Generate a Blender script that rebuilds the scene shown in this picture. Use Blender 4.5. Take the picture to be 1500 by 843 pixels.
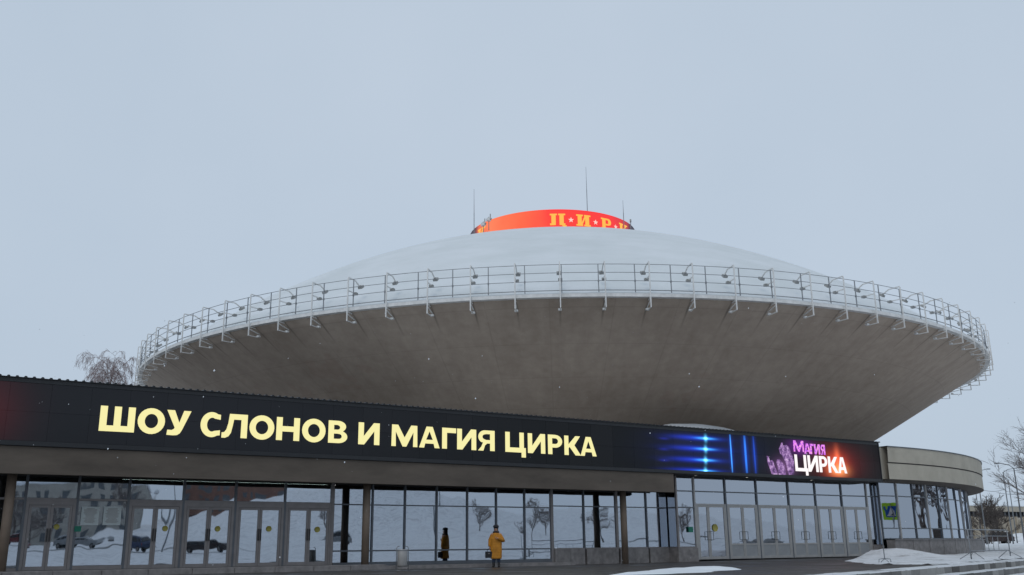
import bpy, bmesh, math, random
from mathutils import Vector, Matrix, Euler, noise
from mathutils.geometry import tessellate_polygon
random.seed(7)
for o in list(bpy.data.objects): bpy.data.objects.remove(o)
SC = bpy.context.scene
COL = SC.collection
pi, cos, sin, R = math.pi, math.cos, math.sin, math.radians

# ------------------------------------------------------------ camera
F, PIT, ROLL, EYE = 1400.0, .268, -.012, .55
cp, sp = cos(PIT), sin(PIT)
R0, U0, F0 = Vector((1, 0, 0)), Vector((0, -sp, cp)), Vector((0, cp, sp))
cr, sr = cos(ROLL), sin(ROLL)
RR = R0*cr + U0*sr
UU = R0*-sr + U0*cr
cam = bpy.data.objects.new('camera', bpy.data.cameras.new('camera'))
COL.objects.link(cam)
m = Matrix((RR, UU, -F0)).transposed().to_4x4()
m.translation = Vector((0, 0, EYE))
cam.matrix_world = m
cam.data.sensor_width = 36
cam.data.lens = 36*F/1500
cam.data.clip_start = .1
cam.data.clip_end = 6000
SC.camera = cam

# ------------------------------------------------------------ world, sun, exposure
W = bpy.data.worlds.new('World'); SC.world = W; W.use_nodes = True
nt = W.node_tree; bg = nt.nodes['Background']
sky = nt.nodes.new('ShaderNodeTexSky'); sky.sky_type = 'NISHITA'; sky.sun_disc = False
SUN_EL, SUN_ROT = R(48), R(200)
sky.sun_elevation = SUN_EL; sky.sun_rotation = SUN_ROT; sky.dust_density = 4
mx = nt.nodes.new('ShaderNodeMix'); mx.data_type = 'RGBA'; mx.inputs[0].default_value = .93
tc = nt.nodes.new('ShaderNodeTexCoord'); nz = nt.nodes.new('ShaderNodeTexNoise'); nz.inputs['Scale'].default_value = 1.6; nz.inputs['Detail'].default_value = 5
nt.links.new(tc.outputs['Generated'], nz.inputs[0]); cl = nt.nodes.new('ShaderNodeValToRGB')
cl.color_ramp.elements[0].position = .3; cl.color_ramp.elements[0].color = (.475, .575, .69, 1)
cl.color_ramp.elements[1].position = .72; cl.color_ramp.elements[1].color = (.545, .635, .745, 1)
nt.links.new(nz.outputs[0], cl.inputs[0]); sc_ = nt.nodes.new('ShaderNodeVectorMath'); sc_.operation = 'SCALE'; sc_.inputs['Scale'].default_value = 10
nt.links.new(cl.outputs[0], sc_.inputs[0]); nt.links.new(sc_.outputs[0], mx.inputs[7])          # even snow cloud
nt.links.new(sky.outputs[0], mx.inputs[6]); nt.links.new(mx.outputs[2], bg.inputs[0])
bg.inputs[1].default_value = .1
sun = bpy.data.objects.new('sun', bpy.data.lights.new('sun', 'SUN')); COL.objects.link(sun)
sun.data.energy = .5; sun.data.angle = R(25); sun.data.color = (1, .97, .93)
sun.rotation_euler = Vector((sin(SUN_ROT)*cos(SUN_EL), cos(SUN_ROT)*cos(SUN_EL), sin(SUN_EL))).to_track_quat('Z', 'Y').to_euler()
SC.view_settings.view_transform = 'Standard'; SC.view_settings.look = 'None'
SC.view_settings.exposure = 0; SC.view_settings.gamma = 1

# ------------------------------------------------------------ helpers
def ray(x, y):
    u, v = x-750, y-421.5
    a = cr*u + sr*v; b = -sr*u + cr*v
    return F0*F + R0*a - U0*b
def at(x, y, d):                       # point seen at (x, y) at forward distance d
    return Vector((0, 0, EYE)) + ray(x, y)*(d/F)
def onz(x, y, z):
    r = ray(x, y); k = (z-EYE)/r.z
    return Vector((0, 0, EYE)) + r*k
FA, GY = .5739, 44.79                  # facade bearing and where its glass line crosses x = 0
fs = Vector((cos(FA), sin(FA), 0)); fn = Vector((-sin(FA), cos(FA), 0)); fo = Vector((0, GY, 0))
def onF(x, y, d=0.):                   # (s, z) on the plane d metres in front of the glass line
    r = ray(x, y); o = Vector((0, 0, EYE)); p = fo - fn*d
    k = (p-o).dot(fn)/r.dot(fn); q = o + r*k
    return (q-fo).dot(fs), q.z
def FP(s, d, z): return fo + fs*s - fn*d + Vector((0, 0, z))
CX, CY, RIM, RZ = 3.64, 80.78, 33.0, 13.1

def tag(o, label=None, cat=None, group=None, kind=None):
    for k, v in (('label', label), ('category', cat), ('group', group), ('kind', kind)):
        if v: o[k] = v
    return o
def empty(name, loc=(0, 0, 0), rz=0, label=None, cat=None, group=None):
    o = bpy.data.objects.new(name, None); COL.objects.link(o); o.location = loc; o.rotation_euler.z = rz
    o.empty_display_size = .1
    return tag(o, label, cat, group)
def inst(name, me, parent=None, loc=(0, 0, 0), rot=(0, 0, 0)):
    o = bpy.data.objects.new(name, me); COL.objects.link(o); o.parent = parent
    o.location = loc; o.rotation_euler = rot
    return o
def copy_tree(o, parent=None):
    c = o.copy(); COL.objects.link(c); c.parent = parent
    for ch in o.children: copy_tree(ch, c)
    return c

class MB:
    def __init__(s): s.v = []; s.f = []; s.sm = []
    def add(s, vs, fs_, smooth=False):
        n = len(s.v); s.v += [tuple(v) for v in vs]
        for f in fs_: s.f.append(tuple(i+n for i in f)); s.sm.append(smooth)
        return s
    def box(s, x0, x1, y0, y1, z0, z1, M=None):
        vs = [Vector((x, y, z)) for z in (z0, z1) for y in (y0, y1) for x in (x0, x1)]
        if M is not None: vs = [M @ v for v in vs]
        return s.add(vs, [(0, 2, 3, 1), (4, 5, 7, 6), (0, 1, 5, 4), (2, 6, 7, 3), (0, 4, 6, 2), (1, 3, 7, 5)])
    def bar(s, p, q, w, h=None):          # square tube from p to q
        p, q = Vector(p), Vector(q); h = h or w; d = q-p
        M = Matrix.Translation(p) @ d.to_track_quat('X', 'Z').to_matrix().to_4x4()
        return s.box(0, d.length, -w/2, w/2, -h/2, h/2, M)
    def tube(s, pts, rad, n=8, cap=True, smooth=True):
        pts = [Vector(p) for p in pts]
        if not hasattr(rad, '__len__'): rad = [rad]*len(pts)
        vs = []; fs_ = []
        ref = None
        for i, p in enumerate(pts):
            t = (pts[min(i+1, len(pts)-1)] - pts[max(i-1, 0)])
            if t.length < 1e-9: t = Vector((0, 0, 1))
            t.normalize()
            if ref is None: ref = Vector((1, 0, 0)) if abs(t.x) < .9 else Vector((0, 1, 0))
            a = (ref - t*ref.dot(t)).normalized(); b = t.cross(a); ref = a
            for k in range(n):
                an = 2*pi*k/n; vs.append(p + (a*cos(an) + b*sin(an))*rad[i])
        for i in range(len(pts)-1):
            for k in range(n):
                fs_.append((i*n+k, i*n+(k+1) % n, (i+1)*n+(k+1) % n, (i+1)*n+k))
        if cap: fs_ += [tuple(range(n))[::-1], tuple((len(pts)-1)*n+k for k in range(n))]
        return s.add(vs, fs_, smooth)
    def loft(s, rings, cap=True, smooth=True):      # rings: lists of equal length
        n = len(rings[0]); vs = [v for r_ in rings for v in r_]; fs_ = []
        for i in range(len(rings)-1):
            for k in range(n): fs_.append((i*n+k, i*n+(k+1) % n, (i+1)*n+(k+1) % n, (i+1)*n+k))
        if cap: fs_ += [tuple(range(n))[::-1], tuple((len(rings)-1)*n+k for k in range(n))]
        return s.add(vs, fs_, smooth)
    def lathe(s, prof, n=96, a0=0, a1=2*pi, c=(0, 0), smooth=True, closed=False):
        full = abs(a1-a0-2*pi) < 1e-6; m_ = n if full else n+1; vs = []; fs_ = []; L = len(prof)
        for k in range(m_):
            a = a0+(a1-a0)*k/n
            for r_, z in prof: vs.append((c[0]+r_*cos(a), c[1]+r_*sin(a), z))
        for k in range(n):
            k2 = (k+1) % m_
            for j in range(L if closed else L-1):
                j2 = (j+1) % L
                fs_.append((k*L+j, k2*L+j, k2*L+j2, k*L+j2))
        return s.add(vs, fs_, smooth)
    def mesh(s, name, mat=None):
        me = bpy.data.meshes.new(name); me.from_pydata(s.v, [], s.f)
        me.polygons.foreach_set('use_smooth', s.sm)
        if mat: me.materials.append(mat)
        me.update(); return me
    def build(s, name, mat, parent=None, **k): return inst(name, s.mesh(name, mat), parent, **k)
def recalc(o):
    bm = bmesh.new(); bm.from_mesh(o.data); bmesh.ops.recalc_face_normals(bm, faces=bm.faces); bm.to_mesh(o.data); bm.free(); return o
def bevel(o, w=.01, seg=2):
    bm = bmesh.new(); bm.from_mesh(o.data); bmesh.ops.remove_doubles(bm, verts=bm.verts, dist=1e-5)
    bmesh.ops.bevel(bm, geom=bm.edges[:], offset=w, segments=seg, affect='EDGES', profile=.7); bm.to_mesh(o.data); bm.free(); return o

# ------------------------------------------------------------ materials
class N:
    def __init__(s, name):
        s.m = bpy.data.materials.new(name); s.m.use_nodes = True; s.t = s.m.node_tree
        s.b = s.t.nodes['Principled BSDF']; s.out = s.t.nodes['Material Output']
    def n(s, t, **k):
        x = s.t.nodes.new(t)
        for a, v in k.items(): setattr(x, a, v)
        return x
    def l(s, a, b): s.t.links.new(a, b)
    def val(s, x, i, v):
        if isinstance(v, (int, float)): x.inputs[i].default_value = v
        else: s.l(v, x.inputs[i])
    def mth(s, op, a, b=0., c=None):
        x = s.n('ShaderNodeMath', operation=op); s.val(x, 0, a); s.val(x, 1, b)
        if c is not None: s.val(x, 2, c)
        return x.outputs[0]
    def coords(s, kind='Object'): return s.n('ShaderNodeTexCoord').outputs[kind]
    def noise(s, co, scale, detail=4, rough=.55, sc=(1, 1, 1)):
        mp = s.n('ShaderNodeMapping'); mp.inputs['Scale'].default_value = sc; s.l(co, mp.inputs[0])
        x = s.n('ShaderNodeTexNoise'); x.inputs['Scale'].default_value = scale; x.inputs['Detail'].default_value = detail
        x.inputs['Roughness'].default_value = rough; s.l(mp.outputs[0], x.inputs[0]); return x.outputs[0]
    def ramp(s, f, stops):
        x = s.n('ShaderNodeValToRGB'); e = x.color_ramp.elements
        while len(e) < len(stops): e.new(.5)
        for el, (p, c) in zip(e, stops): el.position = p; el.color = (*c, 1) if len(c) == 3 else c
        s.l(f, x.inputs[0]); return x.outputs[0]
    def mix(s, f, a, b, mode='MIX'):
        x = s.n('ShaderNodeMix', data_type='RGBA', blend_type=mode)
        for i, v in ((0, f), (6, a), (7, b)):
            if isinstance(v, (int, float)): x.inputs[i].default_value = v
            elif isinstance(v, tuple): x.inputs[i].default_value = (*v, 1)
            else: s.l(v, x.inputs[i])
        return x.outputs[2]
    def bump(s, h, st=.3, d=.02):
        x = s.n('ShaderNodeBump'); x.inputs['Strength'].default_value = st; x.inputs['Distance'].default_value = d
        s.l(h, x.inputs['Height']); s.l(x.outputs[0], s.b.inputs['Normal']); return x.outputs[0]
    def base(s, c): 
        if isinstance(c, tuple): s.b.inputs['Base Color'].default_value = (*c, 1)
        else: s.l(c, s.b.inputs['Base Color'])
        return s
def simple(name, c, rough=.6, var=.25, scale=3, metal=0, bump=.15, bd=.01, sc=(1, 1, 1)):
    k = N(name); co = k.coords(); f = k.noise(co, scale, 5, .6, sc)
    lo = tuple(x*(1-var) for x in c); hi = tuple(min(1, x*(1+var)) for x in c)
    k.base(k.ramp(f, [(.3, lo), (.7, hi)])); k.b.inputs['Roughness'].default_value = rough
    k.b.inputs['Metallic'].default_value = metal
    if bump: k.bump(k.noise(co, scale*6, 5, .6, sc), bump, bd)
    return k.m
def glow(name, c, st=1):
    k = N(name); k.base((0, 0, 0)); k.b.inputs['Emission Color'].default_value = (*c, 1); k.b.inputs['Emission Strength'].default_value = st
    k.b.inputs['Roughness'].default_value = .5
    return k.m
M = {}
# concrete of the bowl: mottled, radial rain streaks, a dark radial line below every bracket, strongest at the rim
k = N('bowl_concrete'); co = k.coords(); sep = k.n('ShaderNodeSeparateXYZ'); k.l(co, sep.inputs[0])
ang = k.mth('ARCTAN2', sep.outputs[1], sep.outputs[0])
rad = k.mth('SQRT', k.mth('ADD', k.mth('POWER', sep.outputs[0], 2), k.mth('POWER', sep.outputs[1], 2)))
cb = k.n('ShaderNodeCombineXYZ'); k.l(k.mth('MULTIPLY', ang, 30), cb.inputs[0]); k.l(k.mth('MULTIPLY', rad, .12), cb.inputs[1])
st = k.noise(cb.outputs[0], 1.3, 6, .6)
big = k.noise(co, .16, 6, .62); fine = k.noise(co, 1.6, 8, .65)
mixv = k.mth('ADD', k.mth('ADD', k.mth('MULTIPLY', big, .5), k.mth('MULTIPLY', st, .22)), k.mth('MULTIPLY', fine, .38))
colr = k.ramp(mixv, [(.34, (.295, .228, .178)), (.5, (.375, .298, .238)), (.66, (.46, .372, .302))])
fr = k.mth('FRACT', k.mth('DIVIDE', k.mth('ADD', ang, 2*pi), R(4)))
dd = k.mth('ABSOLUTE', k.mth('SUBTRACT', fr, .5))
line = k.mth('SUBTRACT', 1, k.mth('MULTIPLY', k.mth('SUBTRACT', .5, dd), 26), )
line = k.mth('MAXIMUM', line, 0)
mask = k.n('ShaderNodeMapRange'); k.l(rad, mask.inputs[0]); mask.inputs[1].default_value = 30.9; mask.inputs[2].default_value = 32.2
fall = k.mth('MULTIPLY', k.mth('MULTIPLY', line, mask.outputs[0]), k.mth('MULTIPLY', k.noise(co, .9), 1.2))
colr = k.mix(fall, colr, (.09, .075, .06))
seam = k.mth('GREATER_THAN', dd, .485 if 0 else 2)
fr2 = k.mth('ABSOLUTE', k.mth('SUBTRACT', k.mth('FRACT', k.mth('DIVIDE', k.mth('ADD', ang, 2*pi), R(6))), .5))
fr3 = k.mth('ABSOLUTE', k.mth('SUBTRACT', k.mth('FRACT', k.mth('DIVIDE', rad, 2.4)), .5))
seam = k.mth('MAXIMUM', k.mth('LESS_THAN', fr2, .010), k.mth('LESS_THAN', fr3, .012))
colr = k.mix(k.mth('MULTIPLY', seam, k.mth('MULTIPLY', k.noise(co, .5, 4), .24)), colr, (.12, .09, .07))
rust = k.mth('GREATER_THAN', k.noise(co, .22, 3), .66)
rustf = k.mth('MULTIPLY', rust, .12); colr = k.mix(rustf, colr, (.32, .17, .12))
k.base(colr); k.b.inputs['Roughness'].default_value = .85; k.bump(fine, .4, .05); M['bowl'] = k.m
M['concrete'] = simple('beige_concrete', (.42, .38, .31), .85, .12, .8, bump=.25, bd=.02)
M['concrete_dark'] = simple('groove', (.12, .11, .1), .9)
M['beam'] = simple('brown_beam', (.105, .085, .068), .8, .25, 1.5, bump=.2, sc=(.3, 1, 1))
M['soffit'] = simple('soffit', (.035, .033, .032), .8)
M['column'] = simple('column_brown', (.16, .12, .09), .7, .15, 2)
k = N('snow'); co = k.coords(); f = k.noise(co, .35, 6, .6)
k.base(k.ramp(f, [(.3, (.70, .74, .78)), (.7, (.86, .88, .90))])); k.b.inputs['Roughness'].default_value = .75
k.bump(k.noise(co, 2.2, 8, .65), .5, .08); M['snow'] = k.m
k = N('roof_snow'); co = k.coords(); f = k.noise(co, .22, 7, .62, (1, 1, 3))
k.base(k.ramp(f, [(.35, (.63, .665, .675)), (.65, (.71, .74, .76))])); k.b.inputs['Roughness'].default_value = .8
k.bump(k.noise(co, 1.2, 8, .7), .35, .08); M['domesnow'] = k.m
k = N('dirty_snow'); co = k.coords(); f = k.mth('ADD', k.mth('MULTIPLY', k.noise(co, 1.2, 7, .62), .65), k.mth('MULTIPLY', k.noise(co, 8, 8, .75), .35))
k.base(k.ramp(f, [(.36, (.42, .41, .40)), (.48, (.74, .76, .78)), (.7, (.88, .89, .91))])); k.b.inputs['Roughness'].default_value = .75
k.bump(k.noise(co, 3.5, 9, .72), 1.0, .12); M['dsnow'] = k.m
k = N('wet_paving'); co = k.coords(); f = k.noise(co, .5, 7, .6); f2 = k.noise(co, 9, 5, .6)
k.base(k.ramp(k.mth('ADD', k.mth('MULTIPLY', f, .6), k.mth('MULTIPLY', f2, .4)), [(.35, (.032, .027, .024)), (.6, (.062, .054, .048)), (.75, (.10, .092, .086))]))
k.l(k.ramp(f, [(.35, (.35,)*3), (.6, (.7,)*3)]), k.b.inputs['Roughness']); k.bump(f2, .4, .02); M['paving'] = k.m
k = N('step_stone'); co = k.coords(); g = k.n('ShaderNodeNewGeometry'); sn = k.n('ShaderNodeSeparateXYZ'); k.l(g.outputs['Normal'], sn.inputs[0])
oi = k.n('ShaderNodeObjectInfo'); wc = k.n('ShaderNodeNewGeometry').outputs['Position']
st_ = k.mix(k.noise(wc, 6, 6, .6), (.2, .19, .18), (.42, .41, .39))
st_ = k.mix(oi.outputs['Random'], st_, (.07, .065, .06))
up = k.mth('MULTIPLY', k.mth('GREATER_THAN', sn.outputs[2], .6), k.mth('GREATER_THAN', k.noise(wc, 1.1, 5), .40))
k.base(k.mix(k.mth('MULTIPLY', up, .9), st_, (.66, .68, .70))); k.b.inputs['Roughness'].default_value = .8; M['step'] = k.m
M['plinth'] = simple('granite_plinth', (.20, .185, .18), .6, .3, 4, bump=.1)
M['alu'] = simple('grey_aluminium', (.23, .21, .205), .45, .1, 3, .35, bump=0)
M['alu_light'] = simple('pale_aluminium', (.36, .35, .34), .45, .1, 3, .3, bump=0)
M['alu_dark'] = simple('dark_aluminium', (.12, .13, .145), .45, .1, 3, .4, bump=0)
M['panel'] = simple('door_panel', (.27, .28, .29), .55, .1, 2, bump=0)
M['white_metal'] = simple('white_steel', (.70, .69, .67), .5, .15, 3, .1, bump=0)
M['rail'] = simple('rail_steel', (.26, .27, .285), .5, .2, 2, .3, bump=0)
M['lamp'] = simple('floodlight_grey', (.30, .30, .29), .5, .3, 5, bump=0)
M['black'] = simple('black_metal', (.012, .013, .016), .45, .2, 3, bump=0)
M['darkint'] = simple('lobby_wall', (.10, .11, .115), .8, .4, .4, bump=0)
M['lobby_floor'] = simple('lobby_floor', (.09, .085, .08), .4, .2, 1, bump=0)
M['handle'] = simple('handle', (.02, .018, .018), .4, bump=0)
M['bark'] = simple('bark', (.10, .082, .072), .9, .4, 8)
M['faded'] = simple('grey_twigs', (.22, .19, .18), .9, .3, 4, bump=0)
M['birch'] = simple('birch_twigs', (.30, .235, .23), .9, .3, 4, bump=0)
M['lampgrey'] = simple('post_grey', (.16, .17, .18), .5, .1, bump=0)
M['paper'] = simple('paper', (.5, .55, .55), .8, .08, 6, bump=0)
M['green'] = simple('green_plate', (.0, .16, .10), .5, .1, bump=0)
M['yellow'] = simple('yellow_disc', (.34, .30, .06), .5, .1, bump=0)
M['rubber'] = simple('rubber', (.015, .015, .016), .8, bump=0)
def glass(name, refl, tint, wob, sc):
    k = N(name); k.t.nodes.remove(k.b)
    co = k.n('ShaderNodeNewGeometry').outputs['Position']; oi = k.n('ShaderNodeObjectInfo')
    ad = k.n('ShaderNodeVectorMath', operation='ADD'); k.l(co, ad.inputs[0])
    cbx = k.n('ShaderNodeCombineXYZ'); k.l(k.mth('MULTIPLY', oi.outputs['Random'], 40), cbx.inputs[0]); k.l(cbx.outputs[0], ad.inputs[1])
    h = k.noise(ad.outputs[0], sc, 1.5, .4, (1, 1, .6)); bp = k.n('ShaderNodeBump'); bp.inputs['Strength'].default_value = 1
    bp.inputs['Distance'].default_value = wob; k.l(h, bp.inputs['Height'])
    gl = k.n('ShaderNodeBsdfGlossy'); gl.inputs['Roughness'].default_value = .015; gl.inputs['Color'].default_value = (.84, .90, 1, 1)
    k.l(bp.outputs[0], gl.inputs['Normal'])
    tr = k.n('ShaderNodeBsdfTransparent'); tr.inputs[0].default_value = (*tint, 1)
    fz = k.n('ShaderNodeFresnel'); fz.inputs[0].default_value = 1.5
    fac = k.mth('MINIMUM', k.mth('ADD', fz.outputs[0], refl), 1)
    ms = k.n('ShaderNodeMixShader'); k.l(fac, ms.inputs[0]); k.l(tr.outputs[0], ms.inputs[1]); k.l(gl.outputs[0], ms.inputs[2])
    k.l(ms.outputs[0], k.out.inputs[0]); return k.m
M['glass'] = glass('reflective_glass', .45, (.35, .42, .42), .008, .8)
M['glass_ring'] = glass('reflective_ring_glass', .38, (.3, .38, .38), .012, .8)
M['carglass'] = simple('car_glass', (.01, .012, .015), .08, bump=0)

# ------------------------------------------------------------ ground
P0 = Vector((7.07, 23.0)); SD = Vector((.6, .8)); SNn = Vector((.8, -.6))     # stair line, its direction, its downhill normal
def smooth(a, b, x):
    t = min(1, max(0, (x-a)/(b-a))); return t*t*(3-2*t)
def ztop(x, y):
    s = (Vector((x, y, 0))-fo).dot(fs); r = math.hypot(x, y)
    return -.14 + .06*smooth(6, 16, s) + .65*smooth(45, 150, r)*smooth(10, 40, x)
def zlow(x, y):
    z = -1.1 + 2.4*smooth(24, 62, math.hypot(x, y))*(1-smooth(12, 30, y-.2*x))*smooth(-20, 10, x) + .012*max(0, math.hypot(x, y)-70)*smooth(70, 120, math.hypot(x, y))*(1-smooth(12, 30, y-.2*x))*smooth(0, 20, x)*(1-smooth(200, 300, math.hypot(x, y)))
    for hx, hy, hr, hh in ((135, -58, 34, 12), (172, -112, 34, 9), (190, -15, 40, 7)):
        q = ((x-hx)**2+(y-hy)**2)/hr**2
        z += hh*math.exp(-q) + .6*math.exp(-q)*noise.noise(Vector((x*.06, y*.06, 0)))
    return z
g = MB(); n = 220
co_ = [2500*math.sinh(6*(2*i/n-1))/math.sinh(6) for i in range(n+1)]
vs = [(x, y, zlow(x, y)) for y in co_ for x in co_]
g.add(vs, [(j*(n+1)+i, j*(n+1)+i+1, (j+1)*(n+1)+i+1, (j+1)*(n+1)+i) for j in range(n) for i in range(n)], True)
tag(g.build('snowy_ground', M['dsnow']), kind='structure')
g = MB(); av = [-60+i*2.0 for i in range(171)]; bv = [0]+[.2+1.2*i for i in range(20)]+[25+4*i for i in range(50)]
vs = []
for b in bv:
    for a in av:
        p = P0 + SD*a - SNn*(b+.32); vs.append((p.x, p.y, ztop(p.x, p.y)))
na = len(av)
g.add(vs, [(j*na+i, j*na+i+1, (j+1)*na+i+1, (j+1)*na+i) for j in range(len(bv)-1) for i in range(na-1)], True)
pv = g.build('plaza_paving', M['paving']); tag(pv, kind='structure'); pv.data.materials.append(M['snow'])
for f_ in pv.data.polygons:
    q = (Vector(f_.center)-fo); 
    if q.dot(fs) < -34 or q.dot(fs) > 60 or q.dot(fn) > 40: f_.material_index = 1
# steps of stone blocks
stairs = empty('stone_steps', (P0.x, P0.y, 0), math.atan2(SD.y, SD.x)); tag(stairs, kind='structure')
blk = bevel(MB().box(.012, .888, -.50, .32, -.215, 0).build('block_master', M['step']), .012, 1)
bme = blk.data; bpy.data.objects.remove(blk)
for i in range(5):
    for j in range(-6, 40):
        x = j*.9 + (.45 if i % 2 else 0)
        if i > 3 and x > 20: continue
        # local y points away from the camera side (left of the direction)
        inst('stone_block', bme, stairs, (x, -i*.5+random.uniform(-.008, .008), -.085-i*.20+random.uniform(-.006, .006)), (0, 0, random.uniform(-.002, .002)))
MB().box(-19, 42, -2.9, .1, -1.6, -1.12).build('step_bed', M['concrete_dark'], stairs)

# snow lying on the plaza
def region_snow(name, poly, z0f, hf, step=.35, mat='snow'):
    xs = [p.x for p in poly]; ys = [p.y for p in poly]
    def inside(x, y):
        c = False; j = len(poly)-1
        for i in range(len(poly)):
            a, b = poly[i], poly[j]
            if (a.y > y) != (b.y > y) and x < (b.x-a.x)*(y-a.y)/(b.y-a.y)+a.x: c = not c
            j = i
        return c
    def dist(x, y):
        d = 1e9; p = Vector((x, y)); j = len(poly)-1
        for i in range(len(poly)):
            a, b = Vector(poly[i][:2]), Vector(poly[j][:2]); ab = b-a; t = max(0, min(1, (p-a).dot(ab)/max(ab.length_squared, 1e-9)))
            d = min(d, (a+ab*t-p).length); j = i
        return d
    nx = int((max(xs)-min(xs))/step)+2; ny = int((max(ys)-min(ys))/step)+2; idx = {}; g = MB(); V = []; Fc = []
    for j in range(ny):
        for i in range(nx):
            x = min(xs)+i*step; y = min(ys)+j*step
            if inside(x, y):
                d = dist(x, y) + .25*noise.noise(Vector((x*1.3, y*1.3, 3)))
                h = hf(x, y)*smooth(0, .8, d) - .03
                idx[i, j] = len(V); V.append((x, y, z0f(x, y)+h))
    for (i, j) in idx:
        q = [(i, j), (i+1, j), (i+1, j+1), (i, j+1)]
        if all(c in idx for c in q): Fc.append([idx[c] for c in q])
    g.add(V, Fc, True); return g.build(name, M[mat])
def px_poly(pts, z): return [onz(x, y, z) for x, y in pts]
pat = px_poly([(866, 842), (900, 837), (960, 832), (1060, 828), (1085, 830), (1110, 833), (1066, 834.5), (1050, 837), (990, 839), (920, 841)], -.1)
tag(region_snow('snow_patch', pat, ztop, lambda x, y: .07+.05*noise.noise(Vector((x, y, 0))), .16), kind='structure')
pat = px_poly([(1172, 843), (1200, 841), (1215, 842.5), (1225, 850), (1150, 852)], -.1)
tag(region_snow('snow_patch', pat, ztop, lambda x, y: .06, .16), kind='structure')
A_ = onz(1224, 821.5, -.08); B_ = onz(1265, 825, -.08); C_ = onz(1400, 825.5, -.08); D_ = onz(1500, 819.5, -.08)
poly = [A_, B_, C_, D_, Vector((62, 92, 0)), Vector((98, 165, 0)), Vector((50, 175, 0)), Vector((38, 105, 0)), Vector((33.5, 76, 0)), Vector((27, 60.6, 0)), Vector((21.6, 55.0, 0)), Vector((17.6, 51, 0))]
m1 = onz(1272, 818, -.08); m2 = onz(1318, 819, -.08)
def hsn(x, y):
    h = .08+.05*noise.noise(Vector((x*.5, y*.5, 0)))+.02*noise.noise(Vector((x*2, y*2, 0)))
    for mm, hh, r_ in ((m1, .42, 1.5), (m2, .34, 1.7), (m1*.5+m2*.5, .2, 2.0)):
        h += hh*math.exp(-((x-mm.x)**2+(y-mm.y)**2)/r_**2)
    q = at(1494, 790, 146); h += 1.5*math.exp(-((x-q.x)**2+(y-q.y)**2)/3**2)
    return h
tag(region_snow('snow_cover', poly, ztop, hsn, .45, 'dsnow'), kind='structure')

# ------------------------------------------------------------ circus building
cb_ = empty('circus_building', (CX, CY, 0), 0, 'round concrete circus like a flying saucer, snow covered dome above a brown bowl', 'circus')
def L(mb, name, mat, parent=cb_): return mb.build(name, M[mat], parent)
def bowl_z(r): return 4.4+(RZ-4.4)*(r-18)/15
prof = [(17.5, 3.9)]+[(18+i*15/24, bowl_z(18+i*15/24)-.10*sin(pi*i/24)) for i in range(25)]
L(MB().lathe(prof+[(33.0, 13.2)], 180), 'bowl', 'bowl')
def dome_z(r): return 13.2+12.5*(1-(r/33)**2)
L(MB().lathe([(32.98, 13.22)]+[(32.9*(1-i/40)+.01, dome_z(32.9*(1-i/40))+.04) for i in range(41)], 180), 'dome_roof', 'domesnow')
rim = L(MB().lathe([(32.9, 13.07), (33.26, 13.07), (33.26, 13.25), (32.9, 13.25)], 180, closed=True, smooth=False), 'rim_walkway', 'white_metal')
L(MB().lathe([(32.6, 13.24), (33.2, 13.252), (33.16, 13.33), (32.6, 13.38)], 180, smooth=True), 'walkway_snow', 'domesnow')
L(MB().lathe([(33.27, 13.39), (33.31, 13.39), (33.31, 13.425), (33.27, 13.425)], 180, closed=True), 'edge_rail', 'rail')
# low ring of the foyer
RG = 30.30
RCX, RCY = CX+1.34, CY+2.2
def ringpt(px, z):                      # azimuth on the foyer glass ring seen at px
    best = None
    for i in range(2400):
        a = -pi/2 + i*(pi*.62)/2400
        p = Vector((RCX+RG*cos(a), RCY+RG*sin(a), z-EYE)); d = p.dot(F0)
        x = p.dot(RR)/d*F+750
        if best is None or x > best[0]: best = (x, a)
        if x >= px: return a
    return best[1]
az = [ringpt(x, 4.0) for x in (1285, 1309, 1332, 1350, 1366.5, 1380, 1393, 1401, 1408, 1413, 1418)]
step_ = (az[10]-az[0])/10
fr_ = empty('foyer_building', (RCX, RCY, 0), 0, 'curved glass foyer with a beige concrete band right of the dark screen', 'foyer')
def LF(mb, name, mat): return mb.build(name, M[mat], fr_)
A0, A1 = az[0]-.012, az[0]+4.4
rp = Vector((RCX+RG*cos(az[0]), RCY+RG*sin(az[0]), 0)); print('ring start', (rp-fo).dot(fs), -(rp-fo).dot(fn))
LF(MB().lathe([(31.46, 4.26), (31.46, 5.16)], 180, A0, A1), 'fascia_band', 'concrete')
LF(MB().lathe([(31.46, 5.16), (31.38, 5.17), (31.38, 5.22), (31.50, 5.23)], 180, A0, A1, smooth=False), 'fascia_groove', 'concrete_dark')
LF(MB().lathe([(31.50, 5.23), (31.54, 6.10), (30.8, 6.10), (30.8, 5.9)], 180, A0, A1, smooth=False), 'fascia_band', 'concrete')
LF(MB().lathe([(31.58, 6.102), (31.58, 6.16), (30.75, 6.16), (30.75, 6.102)], 180, A0, A1, closed=True, smooth=False), 'coping', 'alu_dark')
LF(MB().lathe([(30.75, 5.95), (17, 6.0)], 120, A0, A1), 'ring_roof', 'domesnow')
LF(MB().lathe([(31.46, 4.26), (30.6, 4.16), (30.3, 4.16)], 180, A0, A1, smooth=False), 'ring_soffit', 'beam')
LF(MB().lathe([(26, 0), (26, 5.6)], 120, A0, A1), 'lobby_wall', 'darkint')
LF(MB().lathe([(30.2, .12), (26, .12)], 120, A0, A1), 'lobby_floor', 'lobby_floor')
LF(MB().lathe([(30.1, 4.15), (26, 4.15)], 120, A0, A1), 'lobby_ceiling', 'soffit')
a_start = az[0]
nb = 25
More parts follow.
